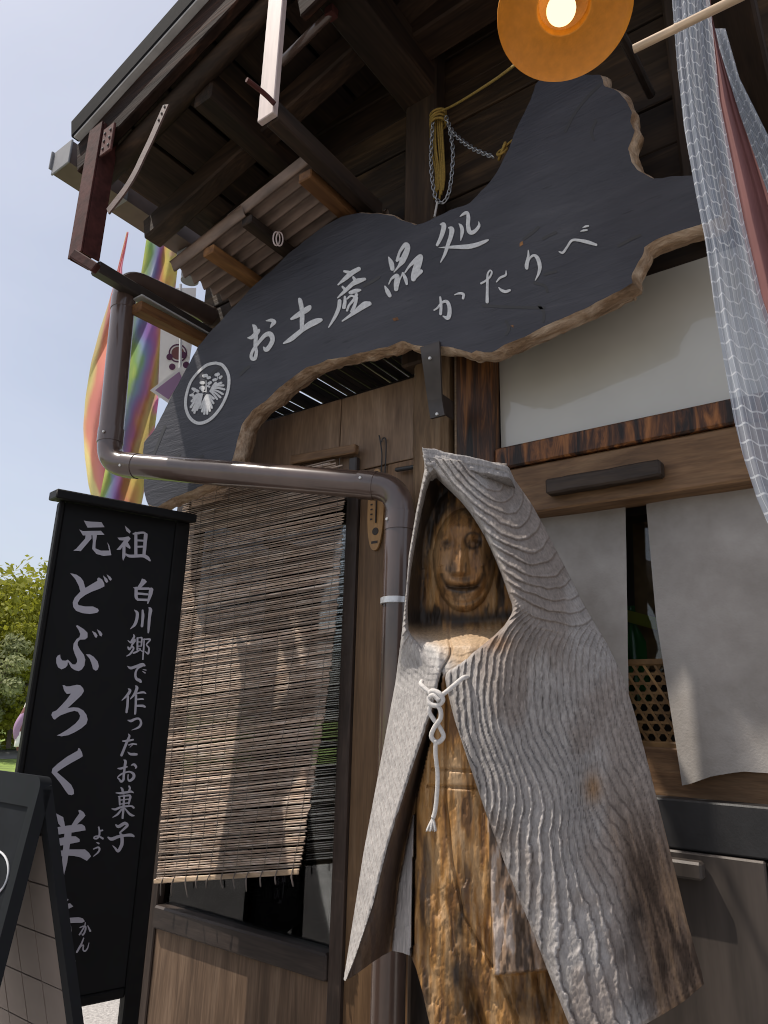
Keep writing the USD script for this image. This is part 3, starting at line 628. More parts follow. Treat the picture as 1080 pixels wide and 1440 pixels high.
# low hanging beam, its hanger board and the rusty rod
t = thing("hanging_beam", "dark beam end hung below the eave by a pale pinkish board", "beam", (-1.03, -0.45, 2.36))
obj("beam", beam((-1.032, -0.485, 2.372), (-1.032, -0.06, 2.372), 0.040, 0.055, bev=0.004), "eave_wood_y", t)
obj("hanger_board", box(-1.061, -1.008, -0.505, -0.488, 2.345, 3.05, 0.002), "hanger_board", t, label="pale pinkish hanger board")
ra, rb = aty(347, 112, -0.60), np.array([-1.035, -0.485, 2.395])
obj("rod", tube(spline([aty(347, 112, -0.58), aty(372, 132, -0.53), aty(386, 146, -0.507)], 6), 0.006, 8), "rust_steel", t, label="rusty rod end")
t = thing("conduit_pipe", "thin dark pipe slanting under the eave right of the pale hanger board", "pipe", (-0.95, -0.45, 2.75))
obj("pipe", tube([aty(396, 88, -0.42), aty(468, 16, -0.42)], 0.012, 12), "pipe_brown", t)
obj("pipe_clip", box(*(np.array([[-0.012, 0.012]] * 3) + aty(466, 18, -0.42)[:, None]).ravel()), "rust_steel", t)

# gutter
t = thing("box_gutter", "brown box gutter with a pale end cap at the left eave", "gutter", (-2.08, -0.5, 2.72))
gx0, gx1, gz0, gz1 = -2.085, -1.985, 2.715, 2.80
obj("trough", cat_([box(gx0, gx1, -0.495, 2.0, gz0, gz0 + 0.003), box(gx0, gx0 + 0.003, -0.495, 2.0, gz0 + 0.003, gz1), box(gx1 - 0.003, gx1, -0.495, 2.0, gz0 + 0.003, gz1)]), "gutter_brown", t, smooth=False)
obj("end_cap", cat_([box(gx0 - 0.004, gx1 + 0.004, -0.502, -0.4955, gz0 - 0.004, gz1 + 0.004, 0.002), box(gx0 - 0.012, gx0 - 0.0045, -0.510, -0.49, gz0 + 0.02, gz1 + 0.006, 0.002)]), "gutter_end", t)
obj("lip", box(gx0 - 0.006, gx0 - 0.0005, -0.49, 2.0, gz1 - 0.012, gz1, 0.001), "gutter_brown", t)
for y in (-0.30, 0.25, 0.9):
    obj("strap", cat_([box(gx0 - 0.005, gx1 + 0.005, y, y + 0.02, gz0 - 0.004, gz0 - 0.0005), box(gx1 + 0.001, gx1 + 0.004, y, y + 0.02, gz0, gz1 + 0.03)]), "gutter_end", t)
obj("outlet", cat_([box(gx0 + 0.015, gx1 - 0.01, 0.0, 0.11, gz0 - 0.07, gz0 - 0.001, 0.01), rev([(0, -0.06), (0.034, -0.06), (0.036, 0), (0, 0)], (-2.035, 0.055, gz0 - 0.06))]), "gutter_end", t, label="pale outlet box under the gutter")

# steel post with plate and bent strap
t = thing("steel_bracket", "dark red rusty steel post hung from the roof edge", "bracket", (-1.77, -0.5, 2.25))
obj("post", cat_([box(-1.815, -1.745, -0.530, -0.524, 2.255, 2.72, 0.001), box(-1.815, -1.809, -0.523, -0.462, 2.255, 2.72, 0.001), box(-1.751, -1.745, -0.523, -0.470, 2.255, 2.72, 0.001)]), "rust_steel", t)
obj("plate", box(-1.738, -1.682, -0.5255, -0.5175, 2.585, 2.685, 0.002), "red_plate", t, label="bolted plate")
for i in range(3):
    for j in range(2):
        obj("bolt", rev([(0, 0), (0.005, 0), (0.004, 0.003), (0, 0.004)], (-1.724 + 0.028 * j, -0.5256, 2.606 + 0.028 * i), (0, -1, 0), 10), "dark_steel", t)
sp = spline([aty(233, 147, -0.520), aty(222, 172, -0.522), aty(211, 197, -0.524), aty(199, 222, -0.527), aty(190, 241, -0.530), aty(175, 266, -0.533), aty(151, 297, -0.535)], 8)
V = []
for i, q in enumerate(sp):
    tg = sp[min(i + 1, len(sp) - 1)] - sp[max(i - 1, 0)]; s = np.cross(tg, Y); s /= np.linalg.norm(s)
    V += [q + s * 0.014, q - s * 0.014, q - s * 0.014 + Y * 0.005, q + s * 0.014 + Y * 0.005]
F = []
for i in range(len(sp) - 1):
    for j in range(4):
        a = 4 * i + j; b = 4 * i + (j + 1) % 4; F += [(a, b, b + 4), (a, b + 4, a + 4)]
F += [(0, 2, 1), (0, 3, 2)]
obj("bent_strap", trimesh.Trimesh(np.array(V), np.array(F), process=False), "old_strap", t, label="bent flat strap with screw holes")
for i in (1, 4, 7):
    obj("screw", rev([(0, 0), (0.004, 0), (0.003, 0.002), (0, 0.002)], sp[i] - Y * 0.001, (0, -1, 0), 10), "dark_steel", t)
obj("foot_bar", beam(aty(104, 358, -0.55), aty(136, 378, -0.52), 0.02, 0.028), "rust_steel", t)
# support beam from the post back to the sign
t = thing("support_beam", "dark double beam running from the steel post to the left of the name board", "beam", (-1.77, -0.3, 2.25))
obj("upper_beam", beam((-1.77, -0.468, 2.245), (-1.77, -0.03, 2.232), 0.042, 0.038, bev=0.005), "dark_steel", t)
obj("lower_beam", beam((-1.752, -0.330, 2.178), (-1.752, -0.02, 2.186), 0.05, 0.035, bev=0.004), "batten_wood", t, label="light wooden lower beam")
obj("pale_strip", beam((-1.752, -0.330, 2.214), (-1.752, -0.02, 2.210), 0.046, 0.006, bev=0.001), "bright_trim", t)

# corrugated sheets with battens
t = thing("corrugated_awning", "rusty grey corrugated sheet awning tucked over the name board's left shoulder", "awning", (-1.4, -0.17, 2.3))
def corr(x0, x1, y0, y1, z0):
    nx, ny = 24, 150; gx, gy = np.meshgrid(np.linspace(x0, x1, nx), np.linspace(y0, y1, ny))
    gz = z0 + 0.205 * (gx + 1.6) + 0.0105 * np.sin(2 * np.pi * gy / 0.038)
    V = np.stack([gx.ravel(), gy.ravel(), gz.ravel()], 1); i = np.arange(nx * ny).reshape(ny, nx)[:-1, :-1].ravel()
    F = np.vstack([np.stack([i, i + 1, i + nx + 1], 1), np.stack([i, i + nx + 1, i + nx], 1)])
    top = V + [0, 0, 0.0012]; V2 = np.vstack([V, top]); F2 = np.vstack([F[:, ::-1], F + len(V)])
    return trimesh.Trimesh(V2, F2, process=False)
obj("sheet", corr(-1.60, -1.30, -0.336, 0.0, 2.265), "corrugated", t, smooth=60)
obj("sheet", corr(-1.36, -1.02, -0.330, 0.0, 2.275), "corrugated", t, smooth=60)
obj("batten", beam((-1.455, -0.31, 2.272), (-1.455, -0.02, 2.272), 0.045, 0.028, bev=0.003), "batten_wood", t)
obj("batten", beam((-1.30, -0.31, 2.305), (-1.30, -0.02, 2.305), 0.04, 0.026, bev=0.003), "eave_wood_y", t)
obj("batten", beam((-1.085, -0.31, 2.348), (-1.085, -0.02, 2.348), 0.045, 0.028, bev=0.003), "batten_wood", t)
q = aty(389, 333, -0.25)
for k in range(2):
    c = q + [0.006 * k, 0.006 * k, -0.006]
    obj("wire_tie", tube([c + [0.004 * math.sin(a), 0.009 * math.sin(a), 0.022 * math.cos(a)] for a in np.linspace(0, 2 * math.pi, 16)], 0.0022, 5), "hanger_board", t)

# ------------------------------------------------------------------ drainpipe
t = thing("drainpipe", "glossy brown drainpipe with two bends crossing in front of the name board's tip", "drainpipe", (-0.98, -0.075, 0))
PA = np.array([-1.945, -0.285, 2.375]); PB = np.array([-1.915, -0.285, 1.675]); PC = np.array([-0.955, -0.085, 1.50]); PD = np.array([-0.975, -0.075, 0.03])
PB = atx(146, 655, -1.93); PB = aty(152, 652, -0.34); PC = aty(563, 686, -0.085); PA = aty(176, 398, -0.34)
PD = np.array([PC[0] - 0.01, PC[1], 0.03])
top = [PA + [0.0, 0.36, 0.06], PA + [0, 0.0, 0.02], PB, PC, PD]
obj("pipe", tube(rounded_path(top, 0.066, 14), 0.0350, 32), "pipe_brown", t, smooth=True)
def collar(a, d, L=0.045, r=0.0367):
    d = np.asarray(d, float); d /= np.linalg.norm(d); return tube([a - d * L / 2, a - d * (L / 2 - 0.0008), a + d * (L / 2 - 0.0008), a + d * L / 2], [0.0351, r, r, 0.0351], 32, caps=False)
dBC = (PC - PB) / np.linalg.norm(PC - PB)
for a, d in ((PB + (top[1] - PB) / np.linalg.norm(PB - top[1]) * 0.085, PB - top[1]), (PB + dBC * 0.085, dBC), (PC - dBC * 0.085, dBC), (PC - [0, 0, 0.085], Z), (top[1] + (PB - top[1]) / np.linalg.norm(PB - top[1]) * 0.10, PB - top[1])):
    obj("collar", collar(a, d), "pipe_brown", t, smooth=30)
for a in (PB + [-0.022, -0.029, 0.085], PB + dBC * 0.085 + [-0.0, -0.0355, -0.010], PC - dBC * 0.085 + [0.004, -0.036, 0.008], PC + [-0.012, -0.0345, -0.085], PB + [0.012, -0.0345, 0.085]):
    obj("screw", rev([(0, 0), (0.0045, 0), (0.0035, 0.003), (0, 0.0035)], a, (0, -1, 0), 10), "screw_metal", t)
cz = aty(548, 846, -0.09)[2]
obj("clamp", tube([(PC[0] - 0.004, PC[1], cz - 0.008), (PC[0] - 0.004, PC[1], cz - 0.0065), (PC[0] - 0.004, PC[1], cz + 0.0065), (PC[0] - 0.004, PC[1], cz + 0.008)], [0.0353, 0.0385, 0.0385, 0.0353], 32, caps=False), "clamp_metal", t, label="shiny clamp ring")
obj("clamp_arm", box(PC[0] - 0.012, PC[0] + 0.004, PC[1] + 0.03, 0.0, cz - 0.006, cz + 0.006), "clamp_metal", t)

# ------------------------------------------------------------------ name board
SY, ST = -0.170, 0.082                                # front face and thickness
front = [(208, 709), (203, 692), (203, 660), (201, 634), (203, 622), (217, 606), (233, 573), (253, 536), (262, 520), (279, 487), (300, 462), (322, 438), (338, 423), (352, 407), (378, 384),
         (400, 362), (425, 340), (455, 318), (480, 305), (505, 300), (530, 299), (554, 305), (570, 313), (583, 317), (598, 313), (612, 305), (640, 293), (661, 285), (682, 264), (699, 242), (714, 212), (726, 183),
         (735, 164), (744, 143), (752, 118), (765, 106), (800, 104), (844, 105), (849, 121), (862, 125), (873, 133), (882, 147), (888, 158), (886, 172), (893, 184), (886, 198), (882, 210), (888, 227), (897, 239), (906, 243), (918, 250), (931, 251),
         (945, 248), (985, 246), (1012, 245), (1016, 305), (983, 317), (956, 325), (924, 336), (906, 348), (903, 358), (896, 370), (889, 386), (891, 398), (870, 410), (831, 430), (795, 446), (756, 463), (720, 480), (697, 492),
         (690, 495), (682, 495), (670, 492), (662, 497), (645, 492), (627, 488), (609, 487), (590, 486), (578, 484), (566, 480), (556, 484), (537, 488), (520, 494), (498, 499), (478, 503), (460, 506), (445, 512), (431, 517), (412, 530), (398, 541),
         (383, 555), (368, 567), (354, 579), (346, 590), (340, 599), (334, 620), (328, 644), (318, 664), (279, 685), (250, 698), (222, 712)]
P3 = np.array([aty(x, y, SY) for x, y in front])
ring = P3[:, [0, 2]]
sp = Polygon(ring)
# finely resampled, slightly ragged outline
ls = LineString(np.vstack([ring, ring[:1]])); n = int(ls.length / 0.006)
ro = np.array([ls.interpolate(k / n, normalized=True).coords[0] for k in range(n)])
ctr = np.roll(ro, -1, 0) - np.roll(ro, 1, 0); nor = np.stack([ctr[:, 1], -ctr[:, 0]], 1); nor /= np.linalg.norm(nor, axis=1, keepdims=True) + 1e-12
if sp.exterior.is_ccw is False: nor = -nor                       # nor points outwards
rag = (fb(ro[:, 0] * 22, ro[:, 1] * 22, 0, 4, 3) - 0.5) * 0.010
ro = ro + nor * rag[:, None]
fp = Polygon(ro).buffer(0)
t = thing("name_board", "big black wavy-edged wooden shop name board with white brush lettering", "sign", (-0.9, SY, 2.0))
BOARD = t
v2, f = trimesh.creation.triangulate_polygon(fp, engine="earcut")
fm = trimesh.Trimesh(np.stack([v2[:, 0], np.zeros(len(v2)), v2[:, 1]], 1), f, process=False)
vv, ff = trimesh.remesh.subdivide_to_size(fm.vertices, fm.faces, 0.03, max_iter=12)
fm = trimesh.Trimesh(vv, ff, process=True)
v = np.array(fm.vertices); v[:, 1] = SY
if fm.face_normals[:, 1].mean() > 0: fm.invert()
obj("face", trimesh.Trimesh(v, fm.faces, process=False), "sign_paint", t, smooth=False)
# edge: rings from the front outline back, bowing and ragged, in bare bark-stripped wood
ext = np.asarray(fp.exterior.coords)[:-1]; k = len(ext)
c2 = np.roll(ext, -2, 0) - np.roll(ext, 2, 0); nn_ = np.stack([c2[:, 1], -c2[:, 0]], 1); nn_ /= np.linalg.norm(nn_, axis=1, keepdims=True) + 1e-12
if not fp.exterior.is_ccw: nn_ = -nn_
rows = []
for j, q in enumerate(np.linspace(0, 1, 9)):
    off = 0.012 * math.sin(math.pi * min(q * 1.3, 1)) - 0.022 * q ** 2 + (0.022 * (fb(ext[:, 0] * 26, ext[:, 1] * 26, q * 2.6, 4, 9) - 0.5)) * min(1, q * 5)
    e2 = ext + nn_ * off[:, None] if j else ext
    rows.append(np.stack([e2[:, 0], np.full(k, SY + ST * q), e2[:, 1]], 1))
V = np.vstack(rows); F = []
i = np.arange(k); jn = (i + 1) % k
for r_i in range(8):
    a, b = r_i * k, (r_i + 1) * k
    F += [np.stack([a + i, b + i, b + jn], 1), np.stack([a + i, b + jn, a + jn], 1)]
em = trimesh.Trimesh(V, np.vstack(F), process=False)
obj("live_edge", em, "edge_wood", t, smooth=50, label="bare brown ragged edge")
bk = np.stack([rows[-1][:, 0], rows[-1][:, 2]], 1); bp = Polygon(bk).buffer(0)
v2, f = trimesh.creation.triangulate_polygon(max(getattr(bp, "geoms", [bp]), key=lambda g: g.area), engine="earcut")
obj("back", trimesh.Trimesh(np.stack([v2[:, 0], np.full(len(v2), SY + ST), v2[:, 1]], 1), f, process=False), "edge_wood", t, smooth=False)

# brush strokes: points x, y, width in enlarged pictures of the writing (origin, scale), laid out on a plane
def stroke(pts, org, s, curve=True):
    p = np.array(pts, float)
    if curve and len(p) > 2: p = spline(p, 7)
    elif len(p) == 2: p = spline(p, 6)
    q = np.stack([org[0] + p[:, 0] / s, org[1] + p[:, 1] / s, np.maximum(p[:, 2], 4) / (2 * s)], 1)
    C = [Point(a, b).buffer(r, 8) for a, b, r in q]
    return unary_union([MultiPoint(list(A.exterior.coords) + list(B.exterior.coords)).convex_hull for A, B in zip(C[:-1], C[1:])])
def blob(pts, org, s):
    g = Polygon([(org[0] + x / s, org[1] + y / s) for x, y in pts]).buffer(0)
    return g.buffer(0.35, join_style=1).buffer(-0.35).simplify(0.08)
def px_lift(p0, n, gap):
    p0 = np.asarray(p0, float); n = np.asarray(n, float)
    def lift(c):
        return np.array([on(x, y, p0, n) for x, y in np.asarray(c)]) + n * gap, n
    return lift
def glyph(name, parent, strokes=(), blobs=(), org=(0, 0), s=1.0, lift=None, material="letter_paint", depth=0.0012, label=None):
    g = unary_union([stroke(q, org, s) for q in strokes] + [blob(q, org, s) for q in blobs]).simplify(0.06)
    return obj(name, slab(g, lift, depth), material, parent, smooth=False, label=label)
LB = px_lift((0, SY, 0), (0, -1.0, 0), 0.0006)
A = (330, 430)
glyph("character", t, [[(145, 350, 10), (190, 345, 40), (250, 290, 45), (270, 262, 20)], [(200, 210, 12), (225, 240, 45), (235, 330, 45), (228, 440, 38), (240, 500, 34), (225, 570, 38), (195, 580, 34), (182, 545, 32), (205, 480, 30), (250, 420, 32), (330, 325, 42), (390, 310, 55), (415, 370, 48), (385, 440, 46), (345, 480, 45), (318, 452, 14)],
                       [(345, 165, 8), (400, 160, 35), (432, 178, 45), (410, 210, 30), (390, 240, 8)]], org=A, s=7.714, lift=LB)
glyph("character", t, [[(620, 145, 25), (680, 110, 50), (760, 60, 60), (805, 30, 55), (822, 8, 25)], [(700, -75, 15), (715, -50, 45), (735, 60, 46), (735, 160, 48), (730, 260, 35)],
                       [(535, 410, 15), (620, 360, 50), (730, 270, 46), (820, 205, 65), (900, 168, 60), (940, 155, 35)]], org=A, s=7.714, lift=LB)
B_ = (450, 360)
glyph("character", t, [[(235, 148, 22), (275, 158, 30), (310, 165, 25)], [(175, 275, 12), (250, 210, 40), (310, 160, 45), (372, 125, 38)], [(320, 205, 22), (342, 240, 36)], [(170, 400, 10), (230, 345, 30), (310, 270, 40), (360, 242, 50), (428, 222, 26)],
                       [(218, 295, 20), (240, 320, 28)], [(190, 430, 35), (180, 500, 35), (140, 590, 28), (85, 680, 10)], [(240, 390, 20), (240, 440, 30), (230, 490, 34)], [(290, 350, 30), (340, 335, 40), (385, 325, 20)],
                       [(350, 370, 30), (330, 410, 28), (280, 470, 20), (260, 520, 20)], [(350, 400, 30), (340, 450, 30), (320, 500, 30), (300, 530, 20)], [(215, 620, 12), (300, 560, 30), (380, 500, 50), (430, 465, 60), (472, 455, 40)], [(260, 410, 14), (300, 380, 20), (350, 402, 20)]], org=B_, s=6.75, lift=LB)
glyph("character", t, [[(655, 15, 12), (680, 70, 45), (690, 125, 38)], [(735, 45, 26), (762, -40, 24), (815, -105, 40), (835, -70, 48), (790, 40, 55), (755, 95, 25), (705, 155, 8)], [(740, 40, 22), (790, 20, 26)],
                       [(655, 270, 8), (685, 215, 20), (735, 192, 40), (730, 260, 50), (725, 318, 38)], [(620, 290, 12), (645, 340, 40), (665, 378, 34)], [(740, 300, 14), (765, 220, 10), (790, 165, 15)],
                       [(790, 165, 20), (815, 220, 34), (826, 268, 22)], [(810, 160, 12), (860, 90, 25), (930, 30, 50), (958, 12, 45), (930, 90, 68), (900, 178, 62), (890, 220, 46)], [(910, 190, 46), (962, 148, 36)]], org=B_, s=6.75, lift=LB)
glyph("character", t, [[(212, 390, 15), (262, 390, 62), (260, 460, 70), (220, 590, 55), (165, 700, 42)], [(340, 440, 20), (385, 462, 72), (375, 560, 65), (330, 690, 55), (280, 840, 42), (215, 965, 12)],
                       [(190, 742, 6), (320, 737, 30), (450, 732, 52), (620, 728, 70), (760, 700, 65), (880, 652, 48), (938, 625, 22)], [(495, 380, 10), (530, 420, 48), (545, 500, 54), (520, 635, 10)],
                       [(510, 270, 8), (570, 228, 42), (620, 212, 45), (638, 280, 55), (632, 390, 60), (650, 490, 65), (692, 515, 60), (750, 480, 50), (800, 410, 40), (795, 350, 10)]], org=(600, 280), s=10.8, lift=LB)
D_ = (600, 360)
glyph("character", t, [[(85, 590, 15), (120, 566, 20), (175, 505, 25), (225, 500, 35), (250, 560, 40), (250, 630, 44), (230, 675, 42), (180, 655, 10)], [(150, 450, 20), (160, 530, 28), (155, 630, 30)], [(305, 425, 8), (360, 407, 24), (402, 420, 30), (398, 462, 24)]], org=D_, s=7.714, lift=LB)
glyph("character", t, [[(595, 300, 22), (640, 275, 20), (690, 230, 20), (710, 180, 17), (690, 160, 15), (665, 200, 19), (662, 280, 28), (660, 400, 28), (660, 500, 34)], [(760, 285, 10), (800, 240, 22), (860, 210, 22), (865, 165, 8)], [(785, 345, 10), (815, 375, 28), (860, 390, 32), (904, 375, 24)]], org=D_, s=7.714, lift=LB)
E_ = (720, 300)
glyph("character", t, [[(180, 405, 10), (180, 470, 25), (160, 560, 35), (165, 598, 28), (185, 510, 20), (235, 460, 25), (280, 490, 40), (305, 580, 40), (290, 660, 26), (255, 730, 8)]], org=E_, s=7.714, lift=LB)
glyph("character", t, [[(515, 420, 12), (555, 430, 25), (600, 370, 22), (650, 300, 25), (720, 295, 28), (820, 315, 38), (915, 345, 25)], [(770, 160, 6), (800, 147, 20), (830, 140, 18)], [(745, 200, 6), (780, 190, 20), (815, 185, 18)]], org=E_, s=7.714, lift=LB)
K = (245, 495)
glyph("crest_ring", t, [[(640, 170, 42), (740, 205, 48), (820, 330, 46), (836, 480, 44), (800, 660, 40), (700, 860, 40), (550, 1025, 46), (390, 1085, 48), (270, 1030, 48), (195, 900, 44), (180, 720, 42), (240, 490, 36), (340, 340, 36), (470, 220, 42), (560, 182, 44), (640, 170, 42)]], org=K, s=10.8, lift=LB)
fan = lambda o, ends, w, bow: [[(o[0], o[1], 10), ((o[0] + e[0]) / 2 + bow * (e[1] - o[1]) * 0.22, (o[1] + e[1]) / 2 - abs(e[0] - o[0]) * 0.16, w * 0.8), (e[0], e[1], w)] for e in ends]
glyph("crest_leaf", t, fan((495, 650), [(405, 850), (430, 905), (462, 940), (505, 940), (545, 895), (578, 850), (600, 780), (605, 710)], 33, 0.1), org=K, s=10.8, lift=LB)
glyph("crest_leaf", t, fan((440, 640), [(300, 690), (272, 750), (258, 840), (285, 890), (312, 925), (350, 880), (385, 850)], 33, -0.1), org=K, s=10.8, lift=LB)
glyph("crest_leaf", t, fan((545, 600), [(640, 470), (720, 470), (752, 510), (765, 570), (742, 640), (705, 690), (655, 715)], 33, -0.1), org=K, s=10.8, lift=LB)
flower = [[(250, 660, 30), (285, 655, 45)], [(285, 560, 35), (315, 575, 55)], [(345, 590, 45), (365, 600, 45)], [(455, 365, 50), (495, 360, 50)], [(520, 395, 45), (545, 390, 40)], [(412, 470, 42), (445, 470, 52)], [(535, 480, 45), (560, 465, 40)], [(408, 550, 45), (440, 545, 60), (435, 580, 45)], [(520, 520, 35), (540, 530, 30)],
          [(640, 350, 45), (675, 340, 50)], [(700, 395, 42), (722, 375, 35)], [(605, 430, 40), (635, 420, 42)], [(490, 610, 14), (492, 520, 14), (490, 440, 12)], [(660, 420, 10), (665, 370, 10)], [(280, 640, 10), (320, 600, 10)], [(480, 600, 14), (440, 610, 12)]]
glyph("crest_flower", t, flower, org=K, s=10.8, lift=LB)
# cracks and chips in the painted face
cr = [[(845, 118, 1), (825, 138, 2.2), (808, 160, 1.8), (795, 185, 0.8)], [(838, 170, 0.8), (832, 186, 1.4), (835, 196, 0.6)], [(737, 336, 0.6), (748, 328, 1.3), (757, 320, 0.7)], [(764, 336, 0.8), (773, 331, 1.8), (782, 327, 0.6)], [(766, 386, 0.8), (773, 384, 2.0), (782, 382, 0.8)], [(680, 430, 0.5), (720, 432, 0.8), (765, 433, 0.5)], [(752, 398, .5), (766, 402, 1.2), (770, 410, .5)],
      [(512, 402, 0.5), (522, 397, 1.0), (533, 390, 0.4)], [(870, 346, 0.5), (885, 338, 1.0), (900, 331, 0.4)], [(338, 527, 0.6), (345, 520, 1.3), (350, 516, 0.5)], [(758, 430, .5), (765, 440, 1.0), (764, 452, .5)], [(712, 452, .6), (716, 462, 1.2), (712, 470, .5)], [(230, 660, .6), (240, 648, 1.6), (252, 640, .5)], [(262, 652, .6), (272, 646, 1.8), (285, 641, .6)], [(232, 600, .5), (224, 620, 1.4), (216, 640, .5)], [(286, 540, .4), (300, 524, .8), (312, 514, .4)]]
for q in cr:
    obj("crack", slab(unary_union([stroke(q, (0, 0), 1.0)]), px_lift((0, SY, 0), (0, -1.0, 0), 0.0003), 0.0003), "wire_black", t, smooth=False)
for q in ([(731, 342), (735, 339), (736, 344), (731, 347)], [(552, 448), (559, 446), (561, 450), (554, 452)], [(718, 458), (722, 457), (722, 461)]):
    obj("chip", slab(Polygon(q), px_lift((0, SY, 0), (0, -1.0, 0), 0.0003), 0.0004), "batten_wood", t, smooth=False)
# iron strap that holds the board to the post
t = thing("iron_strap", "dark iron strap screwed under the name board above the carved figure", "strap", aty(608, 530, -0.12))
q = [aty(604, 484, SY - 0.006), aty(606, 505, SY - 0.006), aty(611, 560, SY + 0.03), aty(615, 586, SY + 0.035)]
W = [0.026, 0.024, 0.019, 0.019]
V = []
for p, w in zip(spline(q, 5), np.interp(np.linspace(0, 3, 16), range(4), W)):
    V += [p + [-w, 0, 0], p + [w, 0, 0], p + [w, 0.006, 0], p + [-w, 0.006, 0]]
F = []
for i in range(15):
    for j in range(4):
        a = 4 * i + j; b = 4 * i + (j + 1) % 4; F += [(a, b + 4, b), (a, a + 4, b + 4)]
F += [(60, 61, 62), (60, 62, 63), (0, 2, 1), (0, 3, 2)]
m = trimesh.Trimesh(np.array(V), np.array(F), process=False); m.fix_normals()
obj("strap", m, "dark_steel", t, smooth=30)
obj("web", beam(q[2] + [0, 0.008, 0.0], q[2] + [0, 0.085, 0.0], 0.006, 0.05), "dark_steel", t)
for p in (q[1] + [-0.002, -0.0005, 0.002], q[3] + [0, -0.0005, 0.006]):
    obj("screw", rev([(0, 0), (0.0045, 0), (0.0035, 0.003), (0, 0.0035)], p, (0, -1, 0), 10), "screw_metal", t)

# ------------------------------------------------------------------ rope and chain by the post above the board
t = thing("yellow_rope", "yellow rope knotted round the dark post and stretched to the right", "rope", aty(612, 200, -0.09))
obj("strand", tube(spline([aty(611, 160, -0.085), aty(640, 147, -0.14), aty(690, 116, -0.26), aty(726, 90, -0.36)], 8), 0.0032, 6), "rope_yellow", t, smooth=True)
for k in range(6):
    x0, x1 = 606 + 3.0 * k, 611 + 2.4 * k
    obj("strand", tube(spline([aty(x0, 168, -0.085), aty(x0 + 2 + rng.normal(), 205, -0.088 - 0.003 * (k % 3)), aty(x1 + 2, 245, -0.088), aty(x1, 280 - 6 * (k % 3), -0.088)], 6), 0.0030, 6), "rope_yellow", t, smooth=True)
for k in range(4):
    c = aty(616, 160 + 5 * k, -0.088)
    obj("wrap", tube([c + [0.022 * math.cos(a), 0.018 * math.sin(a), 0.004 * math.sin(a + k)] for a in np.linspace(0, 2 * math.pi, 18)], 0.0034, 6), "rope_yellow", t, smooth=True)
c = aty(706, 213, -0.150)
for k in range(3):
    obj("knot", tube([c + [0.012 * math.cos(a + k), 0.008 * math.sin(a), 0.014 * math.sin(a + 2 * k)] for a in np.linspace(0, 2 * math.pi, 16)], 0.0034, 6), "rope_yellow", t, smooth=True)
obj("tail", tube(spline([c, aty(714, 203, -0.15), aty(724, 195, -0.145)], 6), 0.003, 6), "rope_yellow", t, smooth=True)
t = thing("steel_chain", "thin steel chain looped over the dark post beside the yellow rope", "chain", aty(632, 220, -0.09))
lm = trimesh.creation.torus(0.0062, 0.0016, major_sections=12, minor_sections=5)
def chain(path):
    p = spline(path, 30); sg = np.r_[0, np.cumsum(np.linalg.norm(np.diff(p, axis=0), axis=1))]; L = sg[-1]; d = 0.0135; n = int(L / d)
    for k in range(n):
        q0 = np.array([np.interp(k * d, sg, p[:, i]) for i in range(3)]); q1 = np.array([np.interp((k + 1) * d, sg, p[:, i]) for i in range(3)])
        tg = (q1 - q0) / np.linalg.norm(q1 - q0); a = np.cross(tg, Y if abs(tg[1]) < 0.9 else X); a /= np.linalg.norm(a); b = np.cross(tg, a)
        if k % 2: a, b = b, a
        m = lm.copy(); m.apply_scale([1.5, 0.85, 1]); M = np.eye(4); M[:3, 0], M[:3, 1], M[:3, 2], M[:3, 3] = tg, a, np.cross(tg, a), (q0 + q1) / 2
        m.apply_transform(M); obj("link", m, "chain_metal", t, smooth=True)
chain([aty(627, 164, -0.095), aty(637, 186, -0.10), aty(662, 207, -0.125), aty(694, 221, -0.155)])
chain([aty(609, 168, -0.100), aty(606, 225, -0.100), aty(611, 272, -0.100), aty(621, 286, -0.100), aty(632, 268, -0.100), aty(637, 215, -0.100), aty(631, 174, -0.098)])
obj("pin", tube([aty(615, 284, -0.11), aty(611, 305, -0.115)], 0.0028, 6), "cord_white", t)

# ------------------------------------------------------------------ lamp
lc = atz(793, 12, 2.2)
ln_ = np.array([0.10, -0.26, -1.0]); ln_ /= np.linalg.norm(ln_)
t = thing("hanging_lamp", "round orange enamel lamp lit above the name board", "lamp", lc)
prof = [(0.0, -0.030), (0.026, -0.028), (0.043, -0.020), (0.046, -0.006), (0.049, -0.005), (0.060, -0.007), (0.085, -0.005), (0.104, 0.002), (0.1135, 0.012), (0.1160, 0.016), (0.1165, 0.012), (0.108, -0.004), (0.088, -0.013), (0.06, -0.017), (0.052, -0.035), (0.0, -0.040)]
obj("shade", rev(prof, lc, ln_, 72), "lamp_orange", t, smooth=35)
bc = lc + ln_ * 0.004 + R_ * -0.005
sph = trimesh.creation.icosphere(3, 0.0255); sph.apply_translation(bc)
obj("bulb", sph, "lamp_light", t, smooth=True)
obj("socket", rev([(0, -0.03), (0.018, -0.03), (0.018, 0.0), (0, 0.0)], lc - ln_ * 0.0, ln_, 24), "dark_steel", t)
obj("stem", tube(spline([lc - ln_ * 0.035, lc - ln_ * 0.09 + [0.01, 0.03, 0.02], lc + [0.03, 0.22, 0.16], lc + [0.04, 0.44, 0.17]], 6), 0.010, 10), "dark_steel", t)

